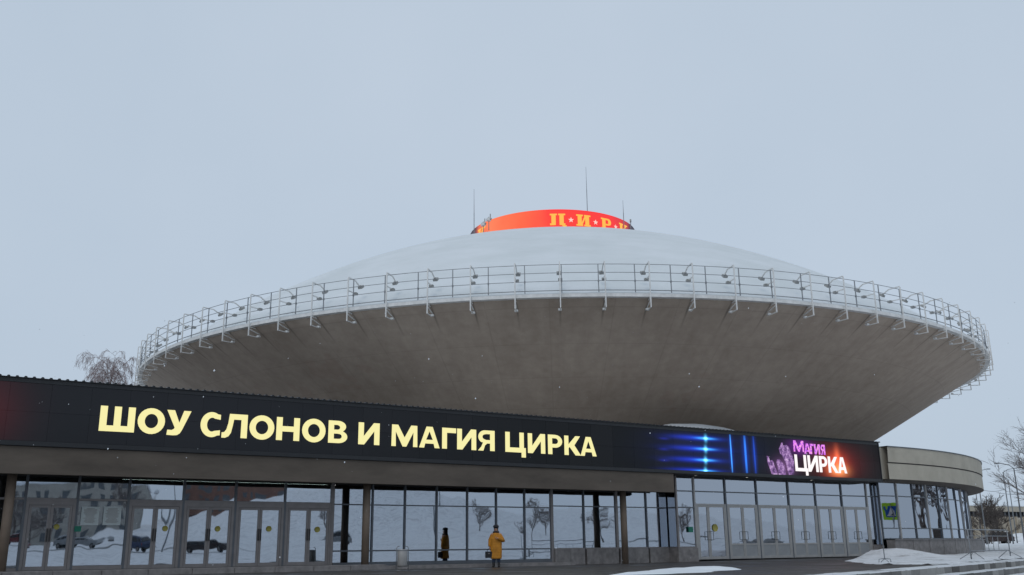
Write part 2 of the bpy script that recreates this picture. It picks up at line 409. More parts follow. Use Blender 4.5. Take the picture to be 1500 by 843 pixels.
for i in range(nb):
    a0, a1 = a_start+i*step_, a_start+(i+1)*step_
    p0 = Vector((RG*cos(a0), RG*sin(a0), 0)); p1 = Vector((RG*cos(a1), RG*sin(a1), 0)); w = (p1-p0).length
    rz = math.atan2(p1.y-p0.y, p1.x-p0.x)
    for (z0, z1) in ((.95, 1.5), (1.54, 3.36), (3.40, 4.17)):
        pm = MB().box(.03, w-.03, -.01, .01, z0+.01, z1)
        pm.build('pane', M['glass_ring'], fr_, loc=p0, rot=(random.uniform(-.004, .004), 0, rz+random.uniform(-.006, .006)))
    for q0_, q1_ in ((1.49, 1.55), (3.35, 3.41), (.90, .96)): MB().box(.0, w, -.045, .045, q0_, q1_).build('transom', M['alu_dark'], fr_, loc=p0, rot=(0, 0, rz))
    lt = i % 2 == 1
    MB().box(-.05 if lt else -.03, .05 if lt else .03, -.075, .06, .90, 4.17).build('mullion', M['alu_light' if lt else 'alu_dark'], fr_, loc=p0, rot=(0, 0, rz))
    q0 = p0.normalized()*(31.05)
    aa, ab = a0, a1
    pl = MB(); pts = []
    for r_ in (31.05, 30.5):
        for a in (aa+.0008, ab-.0008):
            for z in (-.4, .86): pts.append((r_*cos(a), r_*sin(a), z))
    pl.add(pts, [(0, 2, 3, 1), (4, 5, 7, 6), (1, 3, 7, 5), (0, 1, 5, 4), (2, 6, 7, 3)]).build('plinth_slab', M['plinth'], fr_)
LF(MB().lathe([(31.11, .862), (31.11, .90), (30.1, .91)], 120, a_start, a_start+nb*step_, smooth=False), 'plinth_sill', 'alu')
L(MB().lathe([(27.6, 5.5), (17, 5.9)], 120), 'lower_roof', 'domesnow')
# banner drum on top, lit red, letters and stars
RB = 7.33; BZ = 27.23
phi0 = math.atan2(-CY, -CX)             # bearing from the drum to the camera
k = N('lit_banner'); co = k.coords(); sep = k.n('ShaderNodeSeparateXYZ'); k.l(co, sep.inputs[0])
rotm = k.n('ShaderNodeVectorRotate', rotation_type='Z_AXIS'); k.l(co, rotm.inputs[0]); rotm.inputs['Angle'].default_value = -phi0
s2 = k.n('ShaderNodeSeparateXYZ'); k.l(rotm.outputs[0], s2.inputs[0]); an = k.mth('ARCTAN2', s2.outputs[1], s2.outputs[0])   # + to the viewer's right
an = k.mth('ADD', an, k.mth('MULTIPLY', k.mth('SUBTRACT', k.noise(co, .5, 3), .5), .35))
u_ = k.mth('ADD', k.mth('DIVIDE', an, 2.6), .5)
c_ = k.ramp(u_, [(0, (.02, .015, .03)), (.07, (.05, .02, .03)), (.115, (.75, .12, .05)), (.2, (1, .21, .08)), (.36, (1, .12, .04)), (.5, (1, .038, .022)), (.8, (.93, .03, .03)), (.9, (.5, .02, .03)), (.955, (.02, .01, .025))])
k.base((.02, .01, .01)); k.l(c_, k.b.inputs['Emission Color']); k.b.inputs['Emission Strength'].default_value = 1.0; M['banner'] = k.m
ban = MB().lathe([(RB, 23.6), (RB, BZ)], 160).build('lit_banner', M['banner'], cb_)
L(MB().lathe([(RB+.015, BZ+.0), (RB+.015, BZ+.05), (RB-.1, BZ+.07), (RB-.1, BZ)], 160, closed=True), 'banner_coping', 'banner')  # coping glows with the banner material, standing in for bloom along its edge
L(MB().lathe([(RB-.05, BZ-.1), (.05, BZ+.1)], 80), 'drum_roof', 'domesnow')

# ------------------------------------------------------------ lettering
def ell(cx, cy, rx, ry, a0=0, a1=360, n=26): return [(cx+rx*cos(R(a0+(a1-a0)*i/n)), cy+ry*sin(R(a0+(a1-a0)*i/n))) for i in range(n+1)]
def glyph(ch, w, t=.27, b=.235):         # list of [outer, hole...]; height 1
    c = w/2
    if ch == 'Ш': return [[[(0, 0), (w, 0), (w, 1), (w-t, 1), (w-t, b), (c+t*.5, b), (c+t*.5, 1), (c-t*.5, 1), (c-t*.5, b), (t, b), (t, 1), (0, 1)]]]
    if ch == 'О': return [[ell(c, .5, c, .525)[:-1], ell(c, .5, c-t*1.02, .525-b)[:-1]]]
    if ch == 'У': return [[[(0, 1), (t*1.15, 1), (w*.53, .50), (w-t*1.1, 1), (w, 1), (w*.66, .2), (w*.58, .06), (w*.46, -.015), (w*.3, -.03), (w*.04, -.02), (w*.06, .19), (w*.24, .185), (w*.33, .235), (w*.355, .29)]]]
    if ch == 'С':
        o = ell(w*.56, .5, w*.56, .525, 58, 302); i = ell(w*.58, .5, w*.58-t, .525-b, 298, 62)
        return [[[(w, .93)]+o+[(w, .07), (w, .28)]+i+[(w, .72)]]]
    if ch == 'Л': return [[[(w*.28, 1), (w, 1), (w, 0), (w-t, 0), (w-t, 1-b), (w*.28+t*.72, 1-b), (w*.27+t*.6, .5), (w*.24+t*.5, .2), (w*.2+t*.3, .05), (w*.12+t*.1, -.02), (0, -.02), (0, .2), (w*.1, .22), (w*.18, .34), (w*.24, .6)]]]
    if ch == 'Н': return [[[(0, 0), (t, 0), (t, .5-b*.5), (w-t, .5-b*.5), (w-t, 0), (w, 0), (w, 1), (w-t, 1), (w-t, .5+b*.5), (t, .5+b*.5), (t, 1), (0, 1)]]]
    if ch == 'В':
        o = [(0, 0), (w*.5, 0)]+ell(w*.52, .285, w*.48, .285, -80, 60, 10)+ell(w*.5, .745, w*.42, .255, -40, 85, 10)+[(w*.45, 1), (0, 1)]
        h1 = [(t, b*.8), (w*.5, b*.8)]+ell(w*.52, .3, w*.48-t, .12, -60, 60, 6)+[(w*.5, .42), (t, .42)]
        h2 = [(t, .6), (w*.48, .6)]+ell(w*.48, .7, w*.42-t, .1, -60, 60, 6)+[(w*.48, .81), (t, .81)]
        return [[o, h1, h2]]
    if ch == 'И': return [[[(0, 0), (t*1.1, 0), (w-t, .62), (w-t, 0), (w, 0), (w, 1), (w-t*1.1, 1), (t, .38), (t, 1), (0, 1)]]]
    if ch == 'М': return [[[(0, 0), (t*.85, 0), (t*.8, .68), (c-t*.36, 0), (c+t*.36, 0), (w-t*.8, .68), (w-t*.85, 0), (w, 0), (w-t*.06, 1), (w-t*1.25, 1), (c, .42), (t*1.25, 1), (t*.06, 1)]]]
    if ch == 'А': return [[[(0, 0), (t*1.0, 0), (t*1.2, .2), (w-t*1.2, .2), (w-t*1.0, 0), (w, 0), (c+t*.62, 1), (c-t*.62, 1)], [(t*1.38, .38), (w-t*1.38, .38), (c, .78)]]]
    if ch == 'Г': return [[[(0, 0), (t, 0), (t, 1-b), (w, 1-b), (w, 1), (0, 1)]]]
    if ch == 'Я':
        o = [(w, 0), (w, 1), (w*.45, 1)]+ell(w*.42, .68, w*.40, .32, 95, 235, 12)+[(w*.3, .4), (w*.2, .2), (0, 0), (t*1.15, 0), (w*.42, .26), (w*.55, .36), (w-t, .36), (w-t, 0)]
        return [[o, [(w-t, .53), (w*.48, .53)]+ell(w*.46, .68, w*.4-t*.75, .13, 240, 120, 8)+[(w*.5, .82), (w-t, .82)]]]
    if ch == 'Ц':
        e = w-t*.42
        return [[[(0, 0), (e-t*.55, 0), (e-t*.55, -.24), (w, -.24), (w, b), (e, b), (e, 1), (e-t, 1), (e-t, b), (t, b), (t, 1), (0, 1)]]]
    if ch == 'Р': return [[[(0, 0), (t, 0), (t, .34), (w*.5, .34)]+ell(w*.5, .67, w*.5, .33, -90, 90, 16)+[(0, 1)], [(t, .53), (w*.5, .53)]+ell(w*.52, .675, w*.48-t, .145, -80, 80, 8)+[(w*.5, .82), (t, .82)]]]
    if ch == 'К': return [[[(0, 0), (t, 0), (t, .36), (t*1.25, .42), (w-t*1.3, 0), (w, 0), (w*.56+t*.2, .52), (w*.97, 1), (w-t*1.25, 1), (t, .56), (t, 1), (0, 1)]]]
    if ch == '*': return [[[(c+c*(1 if i % 2 == 0 else .42)*sin(pi*i/5), .5+.5*(1 if i % 2 == 0 else .42)*cos(pi*i/5)) for i in range(10)]]]
def glyph_mb(shapes, fn_):
    mb = MB()
    for sh in shapes:
        flat = [p for lp in sh for p in lp]
        tris = tessellate_polygon([[Vector((p[0], p[1], 0)) for p in lp] for lp in sh])
        mb.add([fn_(*p) for p in flat], tris)
    return mb
# serif caps on the drum
def serif(ch):
    t = .3
    if ch == 'Ц': return 1.0, [[(0, 0), (1.0, 0), (1.0, .16), (0, .16)], [(.78, 0), (1.08, 0), (1.08, -.22), (.86, -.22)], [(.1, 0), (.38, 0), (.38, 1), (.1, 1)], [(.62, 0), (.9, 0), (.9, 1), (.62, 1)], [(0, .86), (.46, .86), (.46, 1), (0, 1)], [(.54, .86), (1, .86), (1, 1), (.54, 1)]]
    if ch == 'И': return 1.0, [[(.1, 0), (.38, 0), (.38, 1), (.1, 1)], [(.62, 0), (.9, 0), (.9, 1), (.62, 1)], [(.3, .12), (.42, .12), (.7, .88), (.58, .88)], [(0, .86), (.46, .86), (.46, 1), (0, 1)], [(.54, .86), (1, .86), (1, 1), (.54, 1)], [(0, 0), (.46, 0), (.46, .14), (0, .14)], [(.54, 0), (1, 0), (1, .14), (.54, .14)]]
    if ch == 'Р': return .85, [[(.1, 0), (.38, 0), (.38, 1), (.1, 1)], [(0, .86), (.5, .86), (.5, 1), (0, 1)], [(0, 0), (.5, 0), (.5, .14), (0, .14)], [(.38, .86), (.66, .84), (.66, 1), (.38, 1)], [(.38, .38), (.66, .4), (.66, .54), (.38, .52)], [(.6, .4), (.78, .46), (.85, .6), (.85, .78), (.78, .93), (.62, 1), (.58, .84), (.6, .54)]]
    if ch == 'К': return .95, [[(.1, 0), (.38, 0), (.38, 1), (.1, 1)], [(0, .86), (.46, .86), (.46, 1), (0, 1)], [(0, 0), (.46, 0), (.46, .14), (0, .14)], [(.36, .42), (.5, .36), (.92, .95), (.7, .95)], [(.42, .5), (.6, .62), (.95, .05), (.66, .05)], [(.56, .88), (1, .88), (1, 1), (.56, 1)], [(.58, 0), (1, 0), (1, .12), (.58, .12)]]
M['gold'] = glow('gold_letter', (1, .50, .07)); M['starwhite'] = glow('star_white', (1, .62, .55))
LH = .98
def drum(cphi, w, h, zb_, lift):
    def f(x, y):
        a = phi0 + R(cphi) + (x-w/2)*h*(1.28 if h > .6 else 1)/RB; r_ = RB+lift
        return (r_*cos(a), r_*sin(a), zb_+y*h)
    return f
for base_ in (3.6, 3.6-109, 3.6+109):
    for i, ch in enumerate('ЦИРК'):
        w, polys = serif(ch); mb = MB()
        for q, pl in enumerate(polys):
            mb2 = glyph_mb([[pl]], drum(base_+i*16.9, w, LH, 25.92, .02+.004*q)); mb.add(mb2.v, mb2.f)
        mb.build('letter', M['gold'], ban)
        if i < 3: glyph_mb(glyph('*', 1.0), drum(base_+8.6+i*16.9, 1, .50, 26.13, .03)).build('star', M['starwhite'], ban)

# antennas and camera mast on the drum
for px, y0, y1, d, lab in ((694.5, 345, 270, 76.5, 'thin antenna rod at the left end of the red banner'), (860.5, 309, 237, 82, 'tallest thin antenna rod standing over the red banner'), (914, 328, 290, 79, 'short thin antenna rod at the right end of the red banner')):
    a = at(px, y0+3, d); b = at(px, y1, d)
    e = empty('antenna', (a.x, a.y, a.z), 0, lab, 'antenna', 'antenna rods on the roof'); h = b.z-a.z
    MB().tube([(0, 0, -.6), (0, 0, h*.5)], .03, 6).build('mast', M['rail'], e)
    MB().tube([(0, 0, h*.5), (0, 0, h)], [.022, .012], 6).build('rod', M['rail'], e)
for px, y, lab in ((708, 331, 'small grey camera cluster low on the left edge of the red banner'), (716, 324, 'upper grey camera box on the left shoulder of the red banner')):
    a = at(px, y, 78)
    e = empty('roof_camera', a, .3, lab, 'camera'); MB().tube([(0, 0, -.8), (0, 0, .35)], .03, 6).build('mast', M['rail'], e)
    MB().box(-.16, .16, -.2, .2, 0, .22).build('housing', M['white_metal'], e); MB().tube([(.1, -.2, .1), (.1, -.32, .1)], .07, 8).build('lens', M['lamp'], e)
    MB().box(.1, .16, -.05, .05, .3, .62).build('receiver', M['lamp'], e)
a = at(924, 331, 78); e = empty('roof_beacon', a, 0, 'tiny beacon post at the right shoulder of the red banner', 'beacon'); MB().tube([(0, 0, -.9), (0, 0, .3)], .03, 6).build('mast', M['rail'], e); MB().tube([(0, 0, .3), (0, 0, .55)], .07, 8).build('cap', M['lamp'], e)

# ------------------------------------------------------------ rim railing
rl = empty('rim_railing', (CX, CY, RZ), 0, 'thin grey steel railing running all round the rim of the saucer', 'railing')
for z in (1.75, 1.30, .85):
    MB().lathe([(33.14+.018*cos(R(a)), z+.018*sin(R(a))) for a in (45, 135, 225, 315)], 200, closed=True).build('rail', M['rail'], rl)
pm = MB().box(-.022, .022, -.022, .022, .15, 1.75).box(-.04, .04, -.035, .035, .79, .90).mesh('post', M['rail'])
for i in range(109):
    a = 2*pi*i/109 + .011; inst('post', pm, rl, (33.14*cos(a), 33.14*sin(a), 0), (0, 0, a))
# floodlight brackets
br = empty('light_bracket', (0, 0, 0), 0, 'white steel floodlight bracket hung on the rim of the saucer, level with its neighbours', 'light bracket', 'floodlight brackets round the rim of the saucer')
MB().box(.355, .415, -.03, .03, -.58, 1.78).build('post', M['white_metal'], br)
MB().bar((.38, 0, 1.82), (-.35, 0, 1.80), .055).bar((-.35, 0, 1.8), (-.72, 0, 1.62), .055).build('arm', M['white_metal'], br)
MB().bar((.38, 0, 1.08), (-.28, 0, 1.08), .05).build('arm', M['white_metal'], br)
MB().bar((.42, 0, -.60), (-.30, 0, -.60), .05).build('foot_arm', M['white_metal'], br)
MB().bar((.38, 0, -.22), (-.45, 0, -.42), .045).bar((.38, 0, -.10), (-.1, 0, -.12), .05).build('brace', M['white_metal'], br)
Mr = Matrix.Translation((-.82, 0, 1.55)) @ Matrix.Rotation(R(35), 4, 'Y')
MB().box(-.16, .12, -.12, .12, -.06, .07, Mr).bar((-.72, 0, 1.62), (-.80, 0, 1.58), .08).build('floodlight', M['lamp'], br)
MB().box(-.42, -.22, -.11, .11, .99, 1.12).build('floodlight', M['lamp'], br)
MB().box(-.42, -.26, -.09, .09, -.60, -.50).build('floodlight', M['white_metal'], br)
NBK = 90
ORD = 'first second third fourth fifth sixth seventh eighth ninth tenth eleventh twelfth thirteenth fourteenth fifteenth sixteenth seventeenth eighteenth nineteenth twentieth'.split()
ORD += ['twenty-'+w for w in ORD[:9]]+['thirtieth']+['thirty-'+w for w in ORD[:9]]
iref = min(range(NBK), key=lambda i: abs((math.degrees(-pi+2*pi*i/NBK-phi0)+540) % 360-180))
for i in range(NBK):
    a = -pi + 2*pi*i/NBK + R(2)*0
    rel = (math.degrees(a-phi0)+540) % 360-180
    if not (-112 < rel < 136): continue
    o = copy_tree(br); o.location = (CX+33*cos(a), CY+33*sin(a), RZ); o.rotation_euler.z = a + random.uniform(-.012, .012)
    kk = (i-iref+NBK//2) % NBK-NBK//2
    o['label'] = 'floodlight bracket on the saucer rim, '+('straight below the middle of the red banner' if kk == 0 else ORD[abs(kk)-1]+(' right' if kk > 0 else ' left')+' of the one below the red banner')
    for ch in o.children:
        if ch.name.startswith('floodlight'): ch.rotation_euler.x = random.uniform(-.05, .05)
for ch in list(br.children): bpy.data.objects.remove(ch)
bpy.data.objects.remove(br)

# ------------------------------------------------------------ entrance hall (local x along the facade, local y into the building)
eh = empty('entrance_hall', fo, FA, 'long low entrance hall of glass doors under a brown concrete canopy', 'entrance hall')
def E_(mb, name, mat, parent=eh, **kw): return mb.build(name, M[mat] if isinstance(mat, str) else mat, parent, **kw)
S = lambda x, y=770, d=0.: onF(x, y, d)[0]
SL = S(-150, 770)                        # beyond the left edge of the frame
DS = 1.86                                # screen plane in front of the glass line
ZB, ZT = 4.19, 6.39
S_end = onF(1288, 675, DS)[0]; S_can = onF(988, 715, DS)[0]
beam_z = onF(500, 707.5, DS)[1]
print('beam_z', beam_z, 'SL', SL, 'S_end', S_end, 'S_can', S_can)
SG = onF(992, 770, .68)[0]                 # end of the recessed glazing
DR = .68                                # right glazing plane
# canopy
E_(MB().box(SL, S_can, -1.84, -1.5, beam_z, ZB-.12), 'canopy_beam', 'beam')
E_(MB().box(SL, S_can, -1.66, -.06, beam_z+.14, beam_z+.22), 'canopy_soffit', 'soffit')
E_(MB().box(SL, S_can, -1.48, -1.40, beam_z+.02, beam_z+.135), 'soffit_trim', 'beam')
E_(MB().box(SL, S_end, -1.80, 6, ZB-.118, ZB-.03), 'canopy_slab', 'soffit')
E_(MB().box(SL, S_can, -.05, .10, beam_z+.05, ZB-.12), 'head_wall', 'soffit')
E_(MB().box(SL, S_end+1, 7.0, 7.2, -.3, 5.4), 'back_wall', 'darkint')
E_(MB().box(SL, S_end, 0, 7.0, -.3, .02), 'lobby_floor', 'lobby_floor')
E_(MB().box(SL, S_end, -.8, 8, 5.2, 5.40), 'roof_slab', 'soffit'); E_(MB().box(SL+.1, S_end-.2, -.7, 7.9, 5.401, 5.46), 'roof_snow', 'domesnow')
# snow lump on the roof
s0, s1 = onF(925, 620, -3)[0], onF(1110, 632, -3)[0]
g = MB(); nx, ny = 50, 8; vs = []
for j in range(ny+1):
    for i in range(nx+1):
        u, v = i/nx, j/ny; x = s0+(s1-s0)*u
        zt = onF(935+(1105-935)*u, 616.5+14*u**1.6, -3)[1]
        h = (zt-5.45)*max(0, sin(pi*min(1, u*1.0)))**.25*max(0, sin(pi*v))**.6
        vs.append((x, 1.2+3.6*v, 5.45+h+.03*noise.noise(Vector((x, v*3, 0)))))
g.add(vs, [(j*(nx+1)+i, j*(nx+1)+i+1, (j+1)*(nx+1)+i+1, (j+1)*(nx+1)+i) for j in range(ny) for i in range(nx)], True)
E_(g, 'roof_snow', 'snow')
# columns
for px, lab in ((9, None), (536, None), (914, None)):
    s = S(px, 770, 1.07)
    g = MB().tube([(s, -1.07, -.15), (s, -1.07, beam_z+.145)], .155, 20); E_(g, 'column', 'column')
s = S_can+.02
# platform strip and podium
E_(MB().box(S(566, 836, 1.9), S(843, 826, 1.65), -1.62, -.02, -.3, -.005), 'threshold_step', 'plinth')
sp1 = S(572, 836, 1.95)
x = SL
while x < sp1-.2:
    w = min(1.5, sp1-x); bevel(E_(MB().box(x+.006, x+w-.006, -1.98, -1.2, -.32, .06), 'podium_slab', 'plinth'), .012, 1); x += w
E_(MB().box(SL, sp1, -1.2, 0, -.3, .052), 'podium_floor', 'paving')

pane_rot = lambda: (random.uniform(-.003, .003), 0, random.uniform(-.005, .005))
def pane(x0, x1, z0, z1, y=0, parent=eh, mat='glass'):
    c = ((x0+x1)/2, y, (z0+z1)/2); w, h = (x1-x0)/2, (z1-z0)/2
    return E_(MB().box(-w, w, -.008, .008, -h, h), 'pane', mat, parent, loc=c, rot=pane_rot())
def frame_piece(name, x0, x1, z0, z1, y=0, d=.10, mat='alu', parent=eh): return E_(MB().box(x0, x1, y-d/2-.02, y+d/2-.02, z0, z1), name, mat, parent)
def door_leaf(x0, x1, z0, z1, y, hside, mat='alu', kick=0, handle='bar', fw=.085):
    w = x1-x0; h = z1-z0
    g = MB().box(0, fw, -.035, .03, 0, h).box(w-fw, w, -.035, .03, 0, h).box(fw, w-fw, -.035, .03, 0, .13).box(fw, w-fw, -.035, .03, h-fw, h)
    if kick: g.box(fw, w-fw, -.035, .03, kick-.04, kick+.04)
    dl = E_(g, 'door', mat, loc=(x0, y, z0))
    pz = kick+.04 if kick else .13
    if kick: MB().box(fw, w-fw, -.015, .015, .13, kick-.04).build('kick_panel', M['panel'], dl)
    c = (w/2, 0, (pz+h-fw)/2)
    MB().box(-(w/2-fw), w/2-fw, -.006, .006, -(h-fw-pz)/2, (h-fw-pz)/2).build('pane', M['glass'], dl, loc=c, rot=pane_rot())
    hx = (w-fw*.5) if hside > 0 else fw*.5
    if handle == 'bar':
        g = MB().bar((hx, -.10, .95), (hx, -.10, 1.4), .035).bar((hx, -.10, 1.0), (hx, -.03, 1.0), .025).bar((hx, -.10, 1.35), (hx, -.03, 1.35), .025)
    else:
        q = .16*(-1 if hside > 0 else 1)
        g = MB().tube([(hx, -.04, .95), (hx, -.10, .95), (hx+q, -.10, .95), (hx+q, -.10, 1.35), (hx, -.10, 1.35), (hx, -.04, 1.35)], .014, 6)
    g.build('handle', M['handle'], dl)
    return dl
hz = 2.42                                # top of the door frame on the left
top = beam_z+.10
PZ = .06
lm = [-70, 36, 113, 187.5, 268, 344.5, 417, 486.5]
sm_ = [S(x, 740) for x in lm]
w0 = sm_[2]-sm_[1]; sm_ = [sm_[0]-2*w0, sm_[0]-w0]+sm_[0:]
kinds = ['d', 'd', 'g', 'd', 'f', 'd', 'd', 'd', 'd']
for i in range(len(sm_)-1):
    a, b = sm_[i], sm_[i+1]; kd = kinds[i]
    frame_piece('mullion', a-.04, a+.04, PZ, top, mat='alu_dark' if i else 'alu')
    pane(a+.05, b-.05, hz+.08, top)
    frame_piece('transom', a+.04, b-.04, hz, hz+.07, mat='alu')
    if kd == 'd':
        frame_piece('door_frame', a+.042, a+.14, PZ, hz-.001); frame_piece('door_frame', b-.14, b-.042, PZ, hz-.001)
        frame_piece('door_frame', a+.142, b-.142, hz-.16, hz-.002)
        c = (a+b)/2
        door_leaf(a+.15, c-.004, PZ, hz-.17, -.03, 1); door_leaf(c+.004, b-.15, PZ, hz-.17, -.03, -1)
    elif kd == 'f':
        pane(a+.05, b-.05, PZ+.14, hz-.01); frame_piece('bottom_rail', a+.042, b-.042, PZ, PZ+.13)
    else:
        c = a+(b-a)*.55; pane(a+.05, c-.03, PZ+.1, hz-.01); frame_piece('mullion', c-.03, c+.03, PZ, hz-.002); pane(c+.03, b-.05, PZ+.1, hz-.01); frame_piece('bottom_rail', a+.042, b-.042, PZ, PZ+.09)
frame_piece('mullion', sm_[-1]-.07, sm_[-1]+.07, 0, top, mat='alu')
# middle glazing down to the ground
zt1 = onF(640, 741.5)[1]; zt2 = onF(640, 806)[1]
mm = [S(x, 760) for x in (486.5, 545, 592.5, 639, 684, 726.5, 768, 808)]
for i in range(len(mm)-1):
    a, b = mm[i], mm[i+1]
    if i: frame_piece('mullion', a-.035, a+.035, 0, top, mat='alu_dark')
    a2 = a+(.08 if i == 0 else .04)
    pane(a2, b-.04, .14, zt2-.03); pane(a2, b-.04, zt2+.03, zt1-.025); pane(a2, b-.04, zt1+.025, top)
    for z, h in ((zt1, .024), (zt2, .028)): frame_piece('transom', a2-.003, b-.036, z-h, z+h, d=.08, mat='alu_dark')
    frame_piece('bottom_rail', a2-.003, b-.036, 0, .13, d=.08, mat='alu_dark')
# glazing on a stone plinth
zp = onF(900, 804)[1]; zt3 = onF(900, 743)[1]
m2_ = [S(x, 770) for x in (808, 855, 903, 947)]+[SG-.03]
for i in range(4):
    a, b = m2_[i], m2_[i+1]
    wide = .07 if i in (0, 2) else .035
    frame_piece('mullion', a-wide, a+wide, 0 if i == 0 else zp, top, mat='alu' if wide > .05 else 'alu_dark')
    pane(a+wide, b-.04, zp+.06, zt3-.025); pane(a+wide, b-.04, zt3+.025, top)
    frame_piece('transom', a+wide, b-.036, zt3-.024, zt3+.024, d=.08, mat='alu_dark')
    frame_piece('sill', a+wide, b-.036, zp, zp+.055, d=.12, mat='alu')
    for q in range(2):
        x0 = a+wide*(q == 0)+(b-a-wide)*q/2; bevel(E_(MB().box(x0+.004, x0+(b-a-wide)/2+(wide*.0)-.004, -.16, .05, -.3, zp-.004), 'plinth_slab', 'plinth'), .008, 1)
# return between the recessed and the forward glazing
frame_piece('corner_post', SG-.05, SG+.05, zp, ZB-.13, y=-DR, mat='alu')
for z0, z1 in ((zp+.06, zt3-.03), (zt3+.03, top)):
    E_(MB().box(-.008, .008, -DR+.07, -.06, z0, z1), 'pane', 'glass', loc=(SG, 0, 0), rot=(0, 0, .003))
E_(MB().box(SG-.03, SG+.03, -DR+.035, -.075, zt3-.029, zt3+.029), 'transom', 'alu_dark'); E_(MB().box(SG-.05, SG+.05, -DR+.035, -.085, zp, zp+.055), 'sill', 'alu')
E_(MB().box(SG-.14, SG-.02, -DR-.16, -.165, -.3, zp-.004), 'plinth_slab', 'plinth')
# forward glazing with the right hand doors
rt = [SG]+[S(x, 760, DR) for x in (1018, 1064, 1110, 1157, 1196.5, 1235, 1272)]
zr1 = onF(1100, 722.5, DR)[1]; zr2 = onF(1100, 740.5, DR)[1]; topr = ZB-.13
print('zp', zp, 'zt', zt1, zt2, zt3, 'zr', zr1, zr2, 'bays', [round(b-a, 2) for a, b in zip(rt, rt[1:])], [round(b-a, 2) for a, b in zip(sm_, sm_[1:])], [round(b-a, 2) for a, b in zip(mm, mm[1:])], step_*RG)
for i in range(len(rt)-1):
    a, b = rt[i], rt[i+1]; y = -DR
    if i: frame_piece('mullion', a-.045, a+.045, -.03, topr, y=y, mat='alu_dark' if i > 1 else 'alu_light')
    a2 = a+.05
    pane(a2, b-.05, zr1+.03, topr, y); frame_piece('transom', a2-.003, b-.047, zr1-.028, zr1+.028, y=y, mat='alu_dark')
    if i == 0:
        pane(a2, b-.05, zt3+.03, zr1-.03, y); pane(a2, b-.05, zp+.06, zt3-.03, y); frame_piece('transom', a2-.003, b-.047, zt3-.028, zt3+.028, y=y, mat='alu_dark')
        frame_piece('sill', a2-.003, b-.047, zp, zp+.055, y=y, d=.12); E_(MB().box(a-.015, b-.05, y-.16, y+.05, -.3, zp-.004), 'plinth_slab', 'plinth'); continue
    pane(a2, b-.05, zr2+.03, zr1-.03, y)
    frame_piece('transom', a2-.003, b-.047, zr2-.05, zr2+.028, y=y, mat='alu_light')
    for x0, x1 in ((a+.047, a+.13), (b-.13, b-.047)): frame_piece('door_frame', x0, x1, -.03, zr2-.052, y=y, mat='alu_light')
    c = (a+b)/2 if i > 1 else a+(b-a)*.4
    kick = 0 if i == 1 else .72
    door_leaf(a+.135, c-.004, -.02, zr2-.055, y-.03, 1, 'alu_light', kick, 'loop'); door_leaf(c+.004, b-.135, -.02, zr2-.055, y-.03, -1, 'alu_light', kick, 'loop')
SE = rt[-1]
frame_piece('mullion', SE-.045, SE+.045, -.03, topr, y=-DR, mat='alu_light')
S_er = S(1285, 760, DR)
_q = Vector((RCX+RG*cos(az[0]), RCY+RG*sin(az[0]), 0))-fo; ps = (_q.dot(fs), _q.dot(fn)); aa_ = math.atan2(ps[1]+DR, ps[0]-S_er); wl2 = math.hypot(ps[1]+DR, ps[0]-S_er)
for z0, z1 in ((zp+.06, zr1-.03), (zr1+.03, ZB-.1)): E_(MB().box(.05, wl2-.03, -.008, .008, z0, z1), 'pane', 'glass_ring', loc=(S_er, -DR, 0), rot=(0, 0, aa_))
E_(MB().box(0, wl2, -.05, .05, -.3, zp), 'plinth_slab', 'plinth', loc=(S_er, -DR, 0), rot=(0, 0, aa_))
E_(MB().box(S_end-.3, S_end+1.05, -DS+.10, -.6, 4.27, 6.10), 'fascia_return', 'concrete')
# last narrow bay, plus return towards the foyer ring
pane(SE+.05, S_er-.02, zp+.06, zr1-.03, -DR); pane(SE+.05, S_er-.02, zr1+.03, topr, -DR); frame_piece('transom', SE+.047, S_er-.02, zr1-.028, zr1+.028, y=-DR, mat='alu_dark')
frame_piece('mullion', S_er-.018, S_er+.05, zp, topr, y=-DR, mat='alu_dark'); frame_piece('sill', SE+.047, S_er-.02, zp, zp+.055, y=-DR, d=.12)
E_(MB().box(SE+.05, S_er+.05, -DR-.16, -DR+.3, -.3, zp-.004), 'plinth_slab', 'plinth')
# stickers, papers
def plate(px0, px1, py0, py1, mat, lab=None, cat=None, name='notice', d=.06, disc=False, grp=None):
    s0_, z1_ = onF(px0, py0, d); s1_, z0_ = onF(px1, py1, d)
    c = FP((s0_+s1_)/2, d, (z0_+z1_)/2); w, h = (s1_-s0_)/2, (z1_-z0_)/2
    if disc: g = MB().lathe([(.001, 0), (max(w, h)*.98, 0), (max(w, h), .003)], 20); rot = (pi/2, 0, FA)
    else: g = MB().box(-w, w, -.004, .004, -h, h); rot = (0, 0, FA)
    o = g.build(name, M[mat], None, loc=c, rot=rot); tag(o, lab, cat, grp); return o, w, h
for x, where in ((120, 'left'), (152.5, 'right')):
    o, w, h = plate(x, x+23.5, 742.5, 769.5, 'paper', 'pale printed notice sheet on the glass, %s one of the pair' % where, 'notice')
    for q in range(14):
        r_ = random.uniform(.45, .8); MB().box(-w*r_, w*r_, -.0065, -.0045, h*.82-q*h*.12-.008, h*.82-q*h*.12+.008).build('text_line', M['alu'], o)
for x, y, nm in ((83, 772, 'second left hand door from the brown column'), (242, 774.5, 'door right of the notice pane'), (319, 775, 'door in the middle of the left entrance'), (394, 775, 'door second from the right end of the left entrance'), (465, 776, 'rightmost leaf of the left entrance')):
    plate(x-3.8, x+3.8, y-4, y+4, 'yellow', 'yellow warning disc stuck on the '+nm, 'sticker', 'warning_sticker', disc=True, grp='yellow discs on the door glass')
plate(1043.5, 1052, 769, 778, 'yellow', 'yellow warning disc on the glass door of the right entrance', 'sticker', 'warning_sticker', d=DR+.07, disc=True, grp='yellow discs on the door glass')
